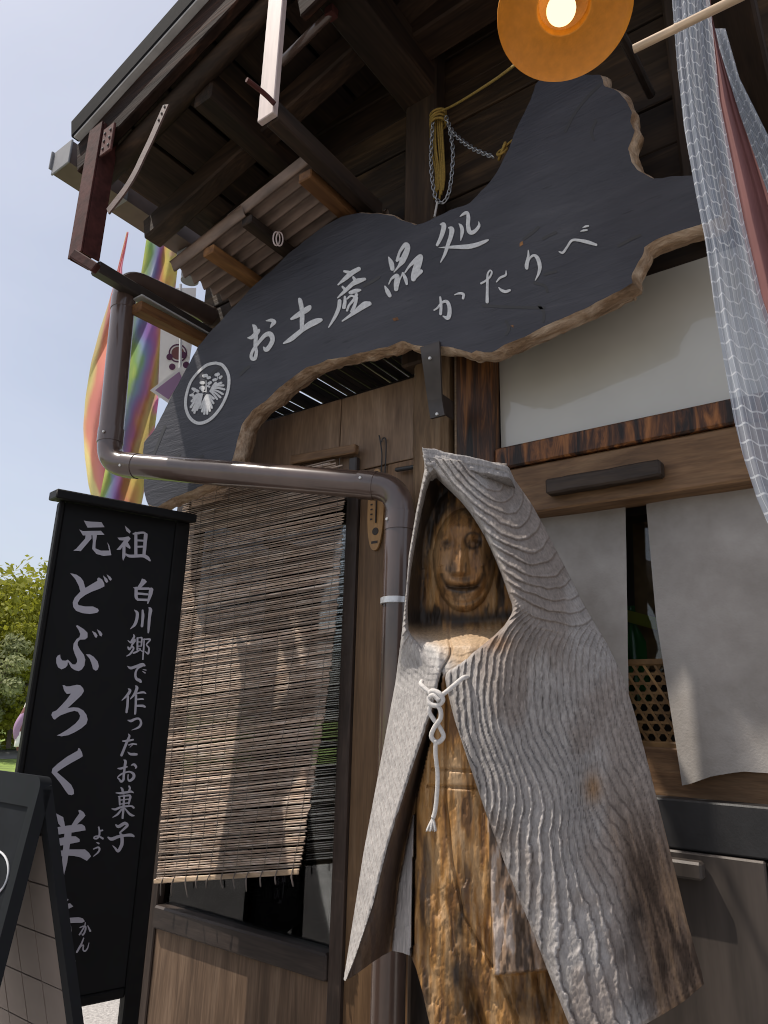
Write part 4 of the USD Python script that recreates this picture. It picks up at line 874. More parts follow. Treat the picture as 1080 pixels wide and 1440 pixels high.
# ------------------------------------------------------------------ hanging sheets and cane at the right
def drape(name, Lp, Rp, yL, yR, mat_, label, folds, amp, cat, top=0, bot=800, nv=70, nu=50, seed=0, colour=None, par=None):
    fl, fr = polyx(Lp), polyx(Rp); V = []; C = []
    for j in range(nv):
        yy = top + (bot - top) * j / (nv - 1)
        a, b = fl(yy), fr(yy)
        for i in range(nu):
            s = i / (nu - 1); px = a + (b - a) * s
            dy = amp * math.sin(2 * math.pi * folds * s + seed + 0.004 * yy) + amp * 0.5 * math.sin(2 * math.pi * folds * 2.3 * s + 1.3 * seed + 0.009 * yy)
            P = aty(px, yy, yL + (yR - yL) * s + dy); V.append(P); C.append((s * 0.26 + 0.006 * math.sin(0.03 * yy), P[2], 0) if colour is None else colour)
    V = np.array(V); i = np.arange(nu * nv).reshape(nv, nu)[:-1, :-1].ravel()
    F = np.vstack([np.stack([i, i + nu, i + nu + 1], 1), np.stack([i, i + nu + 1, i + 1], 1)])
    return obj(name, trimesh.Trimesh(V, F, process=False), mat_, par, smooth=True, label=label, cat=cat, colors=np.array(C))
drape("vinyl_sheet", [(943, -60), (945, 0), (952, 90), (962, 180), (978, 270), (991, 335), (1006, 440), (1020, 520), (1032, 590), (1046, 645), (1064, 700), (1090, 760)],
      [(990, -60), (998, 0), (1004, 60), (1012, 140), (1027, 215), (1046, 310), (1072, 420), (1120, 560), (1170, 700), (1220, 800)], -0.56, -0.50, "vinyl_sheet", "translucent white sheet with a grid of threads gathered at the right edge", 2.2, 0.008, "sheet", -60, 760, seed=0.4)
drape("red_cloth", [(985, -60), (994, 20), (1003, 60), (1008, 140), (1022, 215), (1040, 310), (1066, 420), (1110, 560)], [(995, -60), (1001, 20), (1012, 70), (1040, 160), (1080, 272), (1115, 380), (1160, 560)], -0.47, -0.46, "red_cloth", "dull red cloth hanging behind the translucent sheet", 1.3, 0.006, "cloth", -60, 560, seed=1.0, colour=(0, 0, 0))
drape("vinyl_sheet", [(1000, 40), (1012, 90), (1036, 150), (1080, 275), (1120, 400)], [(1020, 40), (1040, 110), (1085, 200), (1130, 300), (1180, 400)], -0.42, -0.42, "vinyl_sheet", "second translucent sheet right of the dull red cloth", 1.5, 0.008, "sheet", 40, 400, seed=2.0)
p0, p1 = aty(891, 69, -0.60), aty(1032, 0, -0.60)
dd = p1 - p0
t = thing("bamboo_cane", "pale bamboo cane poking out left of the translucent sheet", "cane", p0)
obj("cane", tube([p0, p0 + dd * 0.42, p0 + dd * 0.44, p0 + dd * 0.46, p0 + dd * 1.9], [0.0058, 0.0058, 0.0066, 0.0058, 0.0062], 14), "bamboo", t, smooth=40)
obj("hollow", tube([p0 - dd * 0.0015, p0 + dd * 0.001], 0.0034, 10), "ink", t)

# ------------------------------------------------------------------ upright black sign
DR = np.array([math.sin(math.radians(17.6)), math.cos(math.radians(17.6)), 0.0]); NN = np.array([DR[1], -DR[0], 0.0])
Q = atx(258, 715, -1.6)
def bsg(a0, a1, n0, n1, z0, z1, bev=0.003):
    m = box(a0, a1, n0, n1, z0, z1, bev); M = np.eye(4); M[:3, 0], M[:3, 1], M[:3, 2] = DR, -NN, Z; M[:2, 3] = Q[:2]
    m.apply_transform(M); return m                              # n runs away from the viewer
t = thing("standing_sign", "upright black board sign with white Japanese lettering in front of the blind", "sign", (Q[0], Q[1], 0))
STAND = t
obj("panel", bsg(-0.312, -0.018, 0.0, 0.018, 0.352, 1.502, 0.001), "sign_black", t)
obj("stile", bsg(-0.326, -0.313, -0.006, 0.03, 0.0, 1.502), "sign_trim", t)
obj("stile", bsg(-0.017, 0.022, -0.008, 0.03, 0.0, 1.502), "sign_trim", t)
obj("rail", bsg(-0.312, -0.018, -0.005, 0.026, 0.330, 0.351), "sign_trim", t)
cap = bsg(-0.345, 0.026, -0.045, 0.05, 0.0, 0.024, 0.003)
v = np.array(cap.vertices); a_ = (v - [Q[0], Q[1], 0]) @ DR; nn2 = -(v - [Q[0], Q[1], 0]) @ NN
v[:, 2] += 1.4965 + 0.14 * (nn2 + 0.045) + 0.05 * (a_ + 0.345) * 0
cap.vertices = v
obj("cap_board", cap, "sign_trim", t)
LS = px_lift(Q, NN, 0.0006)
kw = dict(lift=LS, material="letter_vinyl", depth=0.0006)
glyph("character", t, (), [[(215, 95), (290, 106), (405, 110), (438, 165), (255, 170)], [(165, 190), (200, 207), (400, 205), (438, 248), (205, 255)], [(235, 240), (296, 240), (296, 290), (180, 425), (100, 420), (130, 400), (228, 290)],
                          [(308, 250), (357, 250), (342, 330), (338, 395), (400, 420), (490, 420), (470, 330), (492, 370), (512, 468), (430, 478), (350, 455), (305, 400), (313, 320)]], org=(90, 720), s=7.714, **kw)
glyph("character", t, [[(778, 232, 32), (778, 470, 34)], [(752, 237, 18), (800, 230, 26), (862, 225, 22), (888, 245, 28)], [(886, 248, 40), (866, 470, 34)], [(790, 308, 20), (860, 312, 20)], [(790, 378, 20), (860, 376, 20)], [(670, 460, 18), (720, 480, 32), (850, 475, 34), (900, 495, 38), (932, 528, 16)]],
      [[(660, 150), (700, 185), (722, 210), (712, 235), (675, 205)], [(580, 280), (640, 276), (700, 265), (722, 290), (690, 330), (720, 382), (715, 402), (665, 370), (665, 480), (640, 530), (630, 490), (635, 375), (610, 410), (568, 412), (620, 350), (650, 310), (600, 305)]], org=(90, 720), s=7.714, **kw)
glyph("character", t, (), [[(200, 120), (290, 140), (360, 185), (400, 240), (430, 345), (520, 290), (615, 235), (610, 205), (635, 185), (685, 215), (715, 270), (720, 320), (650, 355), (530, 400), (430, 450), (350, 510), (315, 570), (325, 605), (430, 625), (545, 625), (620, 660), (636, 690), (610, 720), (500, 740), (380, 725), (290, 690), (245, 630), (240, 560), (270, 490), (355, 400), (335, 320), (280, 210)],
                          [(700, 155), (760, 205), (778, 245), (755, 268), (730, 245)], [(755, 140), (810, 175), (833, 210), (815, 235), (795, 220)]], org=(80, 795), s=10.8, **kw)
glyph("character", t, (), [[(450, 110), (470, 98), (570, 160), (625, 215), (625, 285), (590, 315), (510, 320), (480, 350), (475, 400), (510, 470), (570, 550), (592, 620), (580, 710), (540, 770), (490, 797), (430, 780), (380, 745), (328, 650), (320, 710), (290, 745), (230, 770), (180, 740), (150, 670), (150, 600), (175, 560), (210, 545), (215, 595), (240, 635), (290, 640), (328, 622), (370, 665), (400, 695), (440, 695), (468, 660), (465, 610), (430, 530), (405, 450), (415, 380), (460, 310), (505, 280), (515, 230), (490, 170)],
                          [(600, 540), (660, 543), (720, 580), (780, 650), (797, 720), (780, 775), (750, 790), (710, 765), (690, 690), (660, 610)], [(692, 185), (750, 215), (778, 255), (762, 290), (740, 280)], [(768, 160), (825, 195), (852, 235), (838, 272), (810, 255)]], org=(65, 870), s=10.8, **kw)
glyph("character", t, (), [[(355, 145), (380, 145), (410, 165), (470, 162), (570, 140), (620, 145), (665, 190), (680, 235), (640, 300), (540, 395), (430, 495), (520, 482), (600, 490), (670, 530), (720, 600), (735, 670), (715, 735), (640, 800), (540, 860), (440, 905), (340, 922), (265, 910), (330, 880), (430, 820), (550, 730), (610, 660), (622, 610), (590, 550), (535, 535), (440, 560), (320, 605), (270, 640), (240, 668), (215, 660), (185, 600), (200, 555), (260, 530), (340, 450), (420, 360), (485, 272), (420, 280), (380, 230)]], org=(55, 950), s=10.8, **kw)
glyph("character", t, (), [[(540, 72), (565, 85), (595, 140), (607, 200), (560, 230), (430, 300), (300, 380), (215, 440), (320, 530), (430, 630), (470, 710), (475, 770), (440, 790), (390, 780), (350, 730), (270, 610), (190, 510), (135, 450), (145, 390), (230, 310), (370, 205), (530, 115)]], org=(60, 1045), s=10.8, **kw)
glyph("character", t, (), [[(205, 150), (310, 205), (340, 345), (280, 355), (235, 300)], [(540, 105), (565, 95), (620, 130), (648, 180), (610, 230), (520, 315), (430, 340), (490, 240), (555, 150)], [(110, 378), (230, 356), (410, 330), (590, 310), (640, 345), (650, 405), (440, 440), (240, 468), (120, 485)], [(160, 545), (330, 510), (440, 495), (500, 497), (560, 540), (560, 580), (420, 610), (260, 638), (170, 650)],
                          [(90, 770), (270, 715), (400, 695), (640, 695), (700, 745), (733, 800), (670, 868), (570, 815), (480, 795), (385, 790), (275, 800), (100, 850)], [(335, 400), (440, 400), (430, 520), (400, 700), (370, 900), (315, 1110), (290, 900), (310, 650), (325, 500)]], org=(60, 1130), s=10.8, **kw)
glyph("small_character", t, [[(850, 360, 25), (862, 420, 28), (855, 490, 28), (820, 530, 25), (780, 525, 25), (792, 500, 18), (850, 495, 22), (910, 530, 32)], [(860, 420, 16), (905, 405, 25)]], org=(60, 1130), s=10.8, **kw)
glyph("small_character", t, [[(820, 590, 15), (850, 605, 25)], [(770, 690, 16), (840, 663, 25), (862, 690, 28), (840, 740, 25), (770, 800, 10)]], org=(60, 1130), s=10.8, **kw)
glyph("character", t, (), [[(255, 195), (315, 240), (290, 275), (180, 300), (170, 240)], [(150, 340), (275, 320), (340, 300), (395, 355), (290, 405), (160, 420)], [(140, 580), (305, 550), (480, 535), (555, 555), (590, 605), (540, 630), (320, 635), (150, 650)], [(315, 630), (345, 630), (372, 770), (350, 805), (320, 800)], [(150, 840), (330, 800), (360, 850), (150, 900)], [(380, 1220), (440, 1275), (385, 1310), (250, 1330), (240, 1270)], [(210, 640), (250, 640), (255, 1240), (215, 1250)]], org=(70, 1245), s=12, **kw)
glyph("small_character", t, [[(510, 710, 20), (560, 690, 22), (605, 700, 25), (590, 780, 28), (555, 840, 20), (540, 810, 10)], [(600, 630, 18), (580, 700, 22), (500, 830, 25)], [(640, 680, 15), (680, 768, 34)]], org=(70, 1245), s=12, **kw)
glyph("small_character", t, [[(570, 890, 20), (530, 990, 28), (455, 1125, 30), (520, 1030, 20), (565, 1010, 22), (560, 1080, 25), (590, 1110, 25), (635, 1060, 20), (660, 970, 10)]], org=(70, 1245), s=12, **kw)
H = (170, 805); hs_ = 15.43
glyph("character", t, [[(330, 345, 68), (330, 530, 68), (370, 600, 42)], [(272, 328, 14), (370, 352, 52), (600, 352, 52)], [(655, 375, 90), (635, 480, 80), (580, 670, 28)], [(370, 460, 52), (570, 475, 44)], [(370, 592, 52), (570, 597, 52)]], [[(455, 135), (520, 155), (562, 205), (440, 325), (345, 335), (420, 220)]], org=H, s=hs_, **kw)
glyph("character", t, [[(290, 815, 15), (352, 880, 62), (345, 1000, 64), (300, 1130, 60), (205, 1225, 14)], [(470, 825, 40), (475, 950, 60), (455, 1165, 52)], [(600, 755, 10), (640, 812, 72), (620, 950, 64), (600, 1200, 54), (592, 1305, 32)]], org=H, s=hs_, **kw)
H = (165, 885)
glyph("character", t, [[(350, 110, 15), (362, 165, 42), (300, 260, 38)], [(230, 245, 18), (300, 290, 34), (380, 220, 32)], [(390, 250, 28), (310, 350, 38), (350, 400, 34), (330, 460, 38), (270, 540, 38), (200, 580, 18)], [(230, 390, 36), (260, 430, 48), (310, 370, 28)], [(435, 190, 38), (430, 440, 38)], [(420, 190, 18), (500, 180, 28), (530, 200, 38), (520, 350, 32)], [(450, 272, 22), (520, 277, 22)], [(450, 365, 22), (520, 365, 22)],
                       [(350, 515, 38), (430, 480, 38), (500, 430, 24), (460, 410, 18)], [(480, 440, 18), (560, 490, 28)], [(580, 210, 28), (570, 400, 34), (550, 650, 32)], [(560, 220, 22), (690, 215, 42), (700, 245, 34), (630, 330, 28), (680, 400, 34), (680, 480, 42), (660, 530, 34), (600, 480, 18)]], org=H, s=hs_, **kw)
glyph("character", t, [[(220, 800, 14), (290, 840, 58), (420, 800, 58), (540, 760, 62), (590, 785, 38)], [(560, 790, 28), (450, 840, 38), (400, 920, 44), (390, 1010, 50), (420, 1080, 58), (480, 1110, 68), (505, 1140, 48)], [(555, 870, 14), (620, 885, 22)], [(545, 910, 14), (600, 945, 28)]], org=H, s=hs_, **kw)
H = (160, 955)
glyph("character", t, [[(310, 205, 15), (350, 250, 58), (290, 350, 54), (175, 460, 12)], [(305, 380, 48), (295, 560, 54), (275, 715, 48)], [(465, 140, 15), (500, 190, 62), (450, 320, 54), (360, 430, 20)], [(480, 350, 48), (475, 550, 48), (460, 750, 44)], [(500, 310, 34), (630, 285, 44), (690, 310, 24)], [(510, 440, 34), (610, 430, 38), (645, 440, 20)], [(490, 580, 44), (620, 580, 54), (670, 600, 44)]], org=H, s=hs_, **kw)
glyph("character", t, [[(300, 890, 14), (370, 908, 54), (450, 870, 50), (530, 855, 44), (580, 900, 44), (585, 980, 50), (530, 1050, 44), (385, 1108, 8)]], org=H, s=hs_, **kw)
H = (150, 1025)
glyph("character", t, [[(345, 265, 25), (430, 260, 50), (570, 235, 38)], [(470, 110, 15), (490, 160, 44), (430, 300, 54), (320, 570, 54)], [(475, 350, 24), (560, 325, 38), (640, 335, 34)], [(500, 400, 8), (560, 345, 20)], [(455, 500, 12), (510, 545, 50), (600, 550, 60), (645, 550, 50)]], org=H, s=hs_, **kw)
glyph("character", t, [[(235, 855, 15), (300, 860, 44), (400, 830, 44), (445, 820, 24)], [(370, 670, 15), (405, 710, 58), (385, 850, 50), (370, 1000, 50), (360, 1100, 50), (310, 1140, 50), (270, 1090, 34), (235, 1055, 20), (300, 990, 34), (400, 945, 34), (500, 930, 38), (580, 980, 58), (580, 1060, 60), (500, 1125, 50), (460, 1080, 30), (465, 990, 20)], [(530, 790, 15), (590, 770, 48), (635, 820, 48), (625, 850, 28)]], org=H, s=hs_, **kw)
H = (145, 1090)
glyph("character", t, [[(280, 385, 20), (380, 390, 48), (520, 370, 48), (600, 355, 48), (655, 380, 24)], [(385, 270, 28), (415, 310, 48), (430, 400, 38)], [(560, 240, 34), (580, 290, 44), (540, 370, 28)], [(350, 470, 38), (360, 640, 38)], [(330, 465, 24), (460, 450, 34), (570, 440, 44), (590, 470, 38)], [(590, 470, 48), (555, 620, 38)], [(380, 540, 26), (560, 520, 26)], [(360, 630, 24), (560, 600, 28)], [(455, 440, 38), (440, 700, 48), (420, 930, 44)],
                       [(195, 730, 28), (270, 740, 48), (400, 690, 44), (600, 670, 38), (660, 705, 44)], [(400, 740, 38), (310, 850, 44), (205, 915, 14)], [(470, 720, 28), (560, 830, 48), (620, 870, 48), (680, 880, 12)]], org=H, s=hs_, **kw)
glyph("character", t, [[(350, 150, 28), (410, 190, 66), (540, 120, 68), (600, 160, 58), (540, 230, 48), (440, 320, 34)], [(440, 330, 28), (480, 400, 68), (485, 550, 72), (450, 650, 68), (395, 720, 58), (330, 650, 38), (280, 600, 10)], [(185, 425, 34), (260, 460, 72), (400, 410, 64), (560, 380, 58), (680, 375, 68), (740, 400, 38)]], org=(140, 1150), s=hs_, **kw)

# ------------------------------------------------------------------ folding chalkboard
PN = atd(60, 1092, 1.40)
_v = (PN - CAM) * [1, 1, 0]; _v /= np.linalg.norm(_v); _a = math.radians(30)
W1 = np.array([_v[0] * math.cos(_a) - _v[1] * math.sin(_a), _v[0] * math.sin(_a) + _v[1] * math.cos(_a), 0.0])      # along the hinge, away from the camera
E1 = np.array([W1[1], -W1[0], 0.0]); E1 *= np.sign(E1 @ R_)                                                        # towards the back leaf
def solve(px, py):                                    # slope (along E1 per metre down) of a leaf edge seen through this pixel
    best = None
    for a in np.linspace(-1.6, 1.6, 641):
        P = PN + E1 * a * 0.5 - Z * 0.5; x0, y0 = project(PN); x1, y1 = project(P)
        e = abs((x1 - x0) * (py - y0) - (y1 - y0) * (px - x0)) / math.hypot(x1 - x0, y1 - y0)
        if best is None or e < best[0]: best = (e, a)
    return best[1]
aF, aR = solve(0, 1318), solve(106, 1440)
t = thing("chalkboard", "black folding pavement chalkboard with a beige tiled back leaf", "chalkboard", (PN[0], PN[1], 0))
WW = 0.32
def frame_of(a, s):                                   # leaf axes: W1, down the leaf, outward normal
    d = E1 * a - Z; d /= np.linalg.norm(d); n = np.cross(W1, d); n *= np.sign(n @ (E1 * s)); return d, n
def lplate(a, s, poly, n0, n1):
    d, n = frame_of(a, s)
    lift = lambda c: (PN + np.outer(c[:, 0], W1) + np.outer(c[:, 1], d) + n * n0, n)
    m = slab(poly, lift, n1 - n0); m.fix_normals(); return m
LF = PN[2] * math.hypot(1, aF) - 0.004; LR = PN[2] * math.hypot(1, aR) - 0.004
outer = Polygon([(0, LF), (0, 0.02)] + [(0.02 - 0.02 * math.cos(q), 0.02 - 0.02 * math.sin(q)) for q in np.linspace(0, math.pi / 2, 6)] + [(WW - 0.11 + 0.11 * math.sin(q), 0.11 - 0.11 * math.cos(q)) for q in np.linspace(0, math.pi / 2, 14)] + [(WW, LF)])
inner = outer.buffer(-0.021).intersection(Polygon([(0, 0.05), (1, 0.05), (1, LF - 0.1), (0, LF - 0.1)]))
legcut = Polygon([(0.03, LF - 0.05), (WW - 0.03, LF - 0.05), (WW - 0.03, LF + 1), (0.03, LF + 1)])
obj("front_frame", lplate(aF, -1, outer.difference(inner).difference(legcut), -0.022, 0.0), "board_frame", t, smooth=30)
obj("blackboard", lplate(aF, -1, inner.buffer(0.004), -0.014, -0.004), "chalkboard", t, smooth=False)
dF, nF = frame_of(aF, -1)
c = PN + W1 * 0.085 + dF * 0.16 + nF * -0.0025
obj("chalk_mark", tube([c + W1 * 0.055 * math.cos(a) + dF * 0.035 * math.sin(a) for a in np.linspace(0, 6.0, 30)], 0.0018, 5), "chalk", t)
obj("chalk_mark", tube([c + W1 * 0.022 * math.cos(a) + dF * 0.016 * math.sin(a) for a in np.linspace(0.5, 5.6, 20)], 0.0016, 5), "chalk", t)
rect = lambda w0, w1, l0, l1: Polygon([(w0, l0), (w1, l0), (w1, l1), (w0, l1)])
obj("stile", lplate(aR, 1, rect(0.0, 0.022, 0.02, LR), -0.004, 0.014), "board_frame", t, smooth=30)
obj("stile", lplate(aR, 1, rect(WW - 0.022, WW, 0.02, LR), -0.004, 0.014), "board_frame", t, smooth=30)
obj("top_rail", lplate(aR, 1, rect(0.023, WW - 0.023, 0.025, 0.10), -0.003, 0.014), "board_frame", t, smooth=30)
obj("backing", lplate(aR, 1, rect(0.023, WW - 0.023, 0.101, LR - 0.03), 0.005, 0.014), "ink", t, smooth=False)
nc, pitch = 4, 0.0885
cw = (WW - 0.046) / nc
z = 0.103
while z + pitch < LR - 0.03:
    for j in range(nc):
        obj("tile", lplate(aR, 1, rect(0.023 + j * cw + 0.0013, 0.023 + (j + 1) * cw - 0.0013, z + 0.0013, z + pitch - 0.0013), -0.0015 - 0.0008 * rng.random(), 0.0048), "tile_beige", t, smooth=False)
    z += pitch

# ------------------------------------------------------------------ silk streamers and banner beyond the drainpipe
def ribbon(name, Lp, Rp, d, colfun, label, cat, amp=0.04, nu=26, nv=70, mat_="silk"):
    fl, fr = polyx(Lp), polyx(Rp); ys = sorted({y for _, y in Lp} & {Lp[0][1], Lp[-1][1]}); y0, y1 = min(y for _, y in Lp), max(y for _, y in Lp)
    V, C = [], []
    for j in range(nv):
        yy = y0 + (y1 - y0) * j / (nv - 1)
        for i in range(nu):
            s = i / (nu - 1); px = fl(yy) + (fr(yy) - fl(yy)) * s
            V.append(atd(px, yy, d + amp * (math.sin(9 * s + 0.02 * yy) + 0.6 * math.sin(4 * s - 0.035 * yy)))); C.append(colfun(s, j / (nv - 1)))
    i = np.arange(nu * nv).reshape(nv, nu)[:-1, :-1].ravel()
    F = np.vstack([np.stack([i, i + nu, i + nu + 1], 1), np.stack([i, i + nu + 1, i + 1], 1)])
    return obj(name, trimesh.Trimesh(np.array(V), F, process=False), mat_, None, smooth=True, label=label, cat=cat, colors=np.clip(np.array(C), 0, 1))
def mixc(stops):
    p = [a for a, _ in stops]; c = np.array([b for _, b in stops])
    return lambda s: np.array([np.interp(s, p, c[:, k]) for k in range(3)])
soft = lambda c: 0.80 * c + 0.20 * c.mean() + 0.05
coral = mixc([(0, (0.75, 0.62, 0.18)), (0.12, (0.72, 0.22, 0.14)), (0.5, (0.75, 0.20, 0.20)), (0.8, (0.72, 0.25, 0.38)), (1, (0.7, 0.3, 0.45))])
rain = mixc([(0, (0.45, 0.50, 0.05)), (0.16, (0.16, 0.33, 0.04)), (0.30, (0.13, 0.22, 0.42)), (0.45, (0.17, 0.07, 0.38)), (0.6, (0.36, 0.05, 0.24)), (0.72, (0.5, 0.18, 0.03)), (0.84, (0.55, 0.42, 0.03)), (0.93, (0.35, 0.3, 0.05)), (1, (0.6, 0.08, 0.33))])
ribbon("silk_streamer", [(178, 326), (172, 350), (166, 375), (160, 400), (152, 428), (140, 465), (128, 510), (120, 560), (117, 600), (119, 640), (124, 680), (132, 715)], [(181, 326), (177, 350), (172, 375), (172, 400), (176, 428), (180, 465), (182, 510), (182, 560), (180, 600), (178, 640), (178, 680), (182, 715)], 3.15,
       lambda s, v_: soft(coral(np.clip(s + 0.15 * math.sin(11 * v_) + 0.5 * (float(fb(3 * s, 7 * v_, 0, 3, 5)) - 0.5), 0, 1))), "coral and yellow silk streamer left of the drainpipe", "streamer")
ribbon("silk_streamer", [(206, 335), (200, 375), (190, 430), (176, 480), (166, 540), (158, 600), (150, 650), (142, 690), (138, 720)], [(256, 335), (250, 375), (244, 430), (234, 480), (226, 540), (218, 600), (211, 650), (203, 690), (197, 720)], 2.95,
       lambda s, v_: soft(rain(np.clip(s + 0.13 * math.sin(8 * v_ + 3 * s) * math.sin(math.pi * s) + 0.45 * (float(fb(3 * s, 9 * v_, 0, 3, 6)) - 0.5), 0, 1))), "rainbow striped silk streamer right of the upright drainpipe", "streamer")
t = thing("festival_banner", "white festival banner with maroon flower crest beside the name board", "banner", atd(245, 480, 2.75))
bl = lambda d: px_lift(atd(245, 480, d), -np.array([R_[1], -R_[0], 0]) / np.linalg.norm(R_[:2]) * -1.0, 0.0)
nb = np.array([-(atd(245, 480, 1) - CAM)[0], -(atd(245, 480, 1) - CAM)[1], 0.0]); nb /= np.linalg.norm(nb)
bl = lambda g: px_lift(atd(245, 480, 2.75), nb, g)
obj("cloth", slab(Polygon([(228, 405), (276, 405), (272, 470), (262, 540), (252, 560), (222, 560)]), bl(0), 0.001), "paper", t, smooth=False)
obj("print", slab(Polygon([(244, 416), (274, 420), (273, 460), (262, 452), (246, 440)]).buffer(1.5), bl(0.002), 0.0005), "cloth_maroon", t, smooth=False)
for k in range(5):
    a = 2 * math.pi * k / 5; obj("print", slab(stroke([(264 + 2.0 * math.cos(a), 431 + 2.4 * math.sin(a), 1.2), (264 + 5.0 * math.cos(a + 0.5), 431 + 6 * math.sin(a + 0.5), 2.6)], (0, 0), 1.0), bl(0.0032), 0.0005), "paper", t, smooth=False)
cf = Point(250, 497)
obj("print", slab(cf.buffer(13).difference(cf.buffer(11)), bl(0.002), 0.0005), "cloth_maroon", t, smooth=False)
obj("print", slab(cf.buffer(9), bl(0.002), 0.0005), "red_cloth", t, smooth=False)
for k in range(4):
    a = 0.6 + 2 * math.pi * k / 4; obj("print", slab(Point(250 + 14 * math.cos(a), 508 + 10 * math.sin(a)).buffer(4.5), bl(0.0032), 0.0005), "cloth_maroon", t, smooth=False)
obj("pole", tube([atd(254, 400, 2.70), atd(254, 470, 2.70), atd(253, 560, 2.70)], 0.006, 8), "streamer_pole", t)
t = thing("paper_pennant", "small lilac triangular pennant hanging under the festival banner", "pennant", atd(240, 550, 2.68))
obj("cloth", slab(Polygon([(211, 549), (255, 515), (262, 530), (238, 568)]), px_lift(atd(240, 550, 2.66), nb, 0), 0.001), "paper", t, smooth=False)
plain("lilac_cloth", (0.36, 0.22, 0.36), 0.8)
obj("panel", slab(Polygon([(218, 549), (252, 523), (256, 532), (237, 562)]), px_lift(atd(240, 550, 2.66), nb, 0.002), 0.0005), "lilac_cloth", t, smooth=False)
# little streamer by the road
t = thing("windsock", "small pink and white streamer on a cane by the grass, far left", "streamer", atd(42, 1040, 7.0))
q0 = atd(46, 985, 7.0)
for k, (m_, o) in enumerate((("paper", 0), ("red_cloth", 0.03), ("lilac_cloth", 0.06))):
    obj("ribbon", tube(spline([q0 + [0, 0.0, -o], q0 + [-0.01, -0.05 - 0.02 * k, -0.18 - o], q0 + [0.02, -0.09 + 0.03 * k, -0.38 - o]], 6), np.linspace(0.05, 0.02, 13), 8), m_, t, smooth=True)
obj("cane", tube([q0 + [0, 0.03, 0.1], q0 + [0, 0.03, -1.1]], 0.012, 6), "bamboo", t)

# ------------------------------------------------------------------ carved wooden figure in a straw-cape cloak
SN = np.array([0.30, -0.954, 0.0]); SN /= np.linalg.norm(SN); SU = np.array([-SN[1], SN[0], 0.0])
SP = aty(690, 1000, -0.42)
def s_uv(px, py):
    p = on(px, py, SP, SN); return np.array([(p - SP) @ SU, p[2]])
def s_world(u, v, w):
    return SP * [1, 1, 0] + np.multiply.outer(u, SU) + np.multiply.outer(v, Z) + np.multiply.outer(w, SN)
def relief(poly_px, hfun, cfun, step, back):
    """A carved front: heights over the outline (given in sight-line coordinates on the figure's own plane), with sides and a back."""
    pg = Polygon([s_uv(x, y) for x, y in poly_px]).buffer(0)
    dense = LineString(np.vstack([np.asarray(pg.exterior.coords)]))
    u0, v0, u1, v1 = pg.bounds
    gu = np.arange(u0 - step, u1 + 2 * step, step); gv = np.arange(v0 - step, v1 + 2 * step, step)
    U, V = np.meshgrid(gu, gv); nu = len(gu)
    ins = shapely.contains_xy(pg, U, V)
    cell = ins[:-1, :-1] | ins[1:, :-1] | ins[:-1, 1:] | ins[1:, 1:]
    need = np.zeros_like(ins)
    need[:-1, :-1] |= cell; need[1:, :-1] |= cell; need[:-1, 1:] |= cell; need[1:, 1:] |= cell
    out = need & ~ins
    pts = shapely.points(U[out], V[out]); d = shapely.line_locate_point(dense, pts)
    q = shapely.get_coordinates(shapely.line_interpolate_point(dense, d)); U[out], V[out] = q[:, 0], q[:, 1]
    idx = np.full(U.shape, -1); idx[need] = np.arange(need.sum())
    uu, vv = U[need], V[need]
    P = s_world(uu, vv, np.zeros_like(uu)); px, py = project(P)
    db = shapely.distance(dense, shapely.points(uu, vv))
    w = hfun(px, py, db); C = cfun(px, py, w)
    jj, ii = np.nonzero(cell)
    a, b, c, e = idx[jj, ii], idx[jj, ii + 1], idx[jj + 1, ii + 1], idx[jj + 1, ii]
    F = np.vstack([np.stack([a, b, c], 1), np.stack([a, c, e], 1)])
    W3 = np.array([CAM + (p - CAM) * ((SP + SN * h - CAM) @ SN) / ((p - CAM) @ SN) for p, h in zip(P, w)])      # where each sight line meets the carved surface
    ar = np.linalg.norm(np.cross(W3[F[:, 1]] - W3[F[:, 0]], W3[F[:, 2]] - W3[F[:, 0]]), axis=1); F = F[ar > 1e-12]
    E_ = np.vstack([F[:, [0, 1]], F[:, [1, 2]], F[:, [2, 0]]]); key = np.sort(E_, 1); _, inv, cnt = np.unique(key, axis=0, return_inverse=True, return_counts=True)
    bd = E_[cnt[inv.ravel()] == 1]
    bv = np.unique(bd); k = len(uu); mp = np.zeros(k, int); mp[bv] = np.arange(len(bv)) + k
    wb = np.full(len(bv), back) if np.isscalar(back) else back(px[bv], py[bv], w[bv])
    Wb = W3[bv] + np.outer(w[bv] - wb, (SP - CAM) * [1, 1, 0] / np.linalg.norm((SP - CAM)[:2]))
    side = np.vstack([np.stack([bd[:, 1], bd[:, 0], mp[bd[:, 0]]], 1), np.stack([bd[:, 1], mp[bd[:, 0]], mp[bd[:, 1]]], 1)])
    V_ = np.vstack([W3, Wb]); Cc = np.vstack([C, C[bv] * 0.8])
    return trimesh.Trimesh(V_, np.vstack([F, side]), process=False), Cc

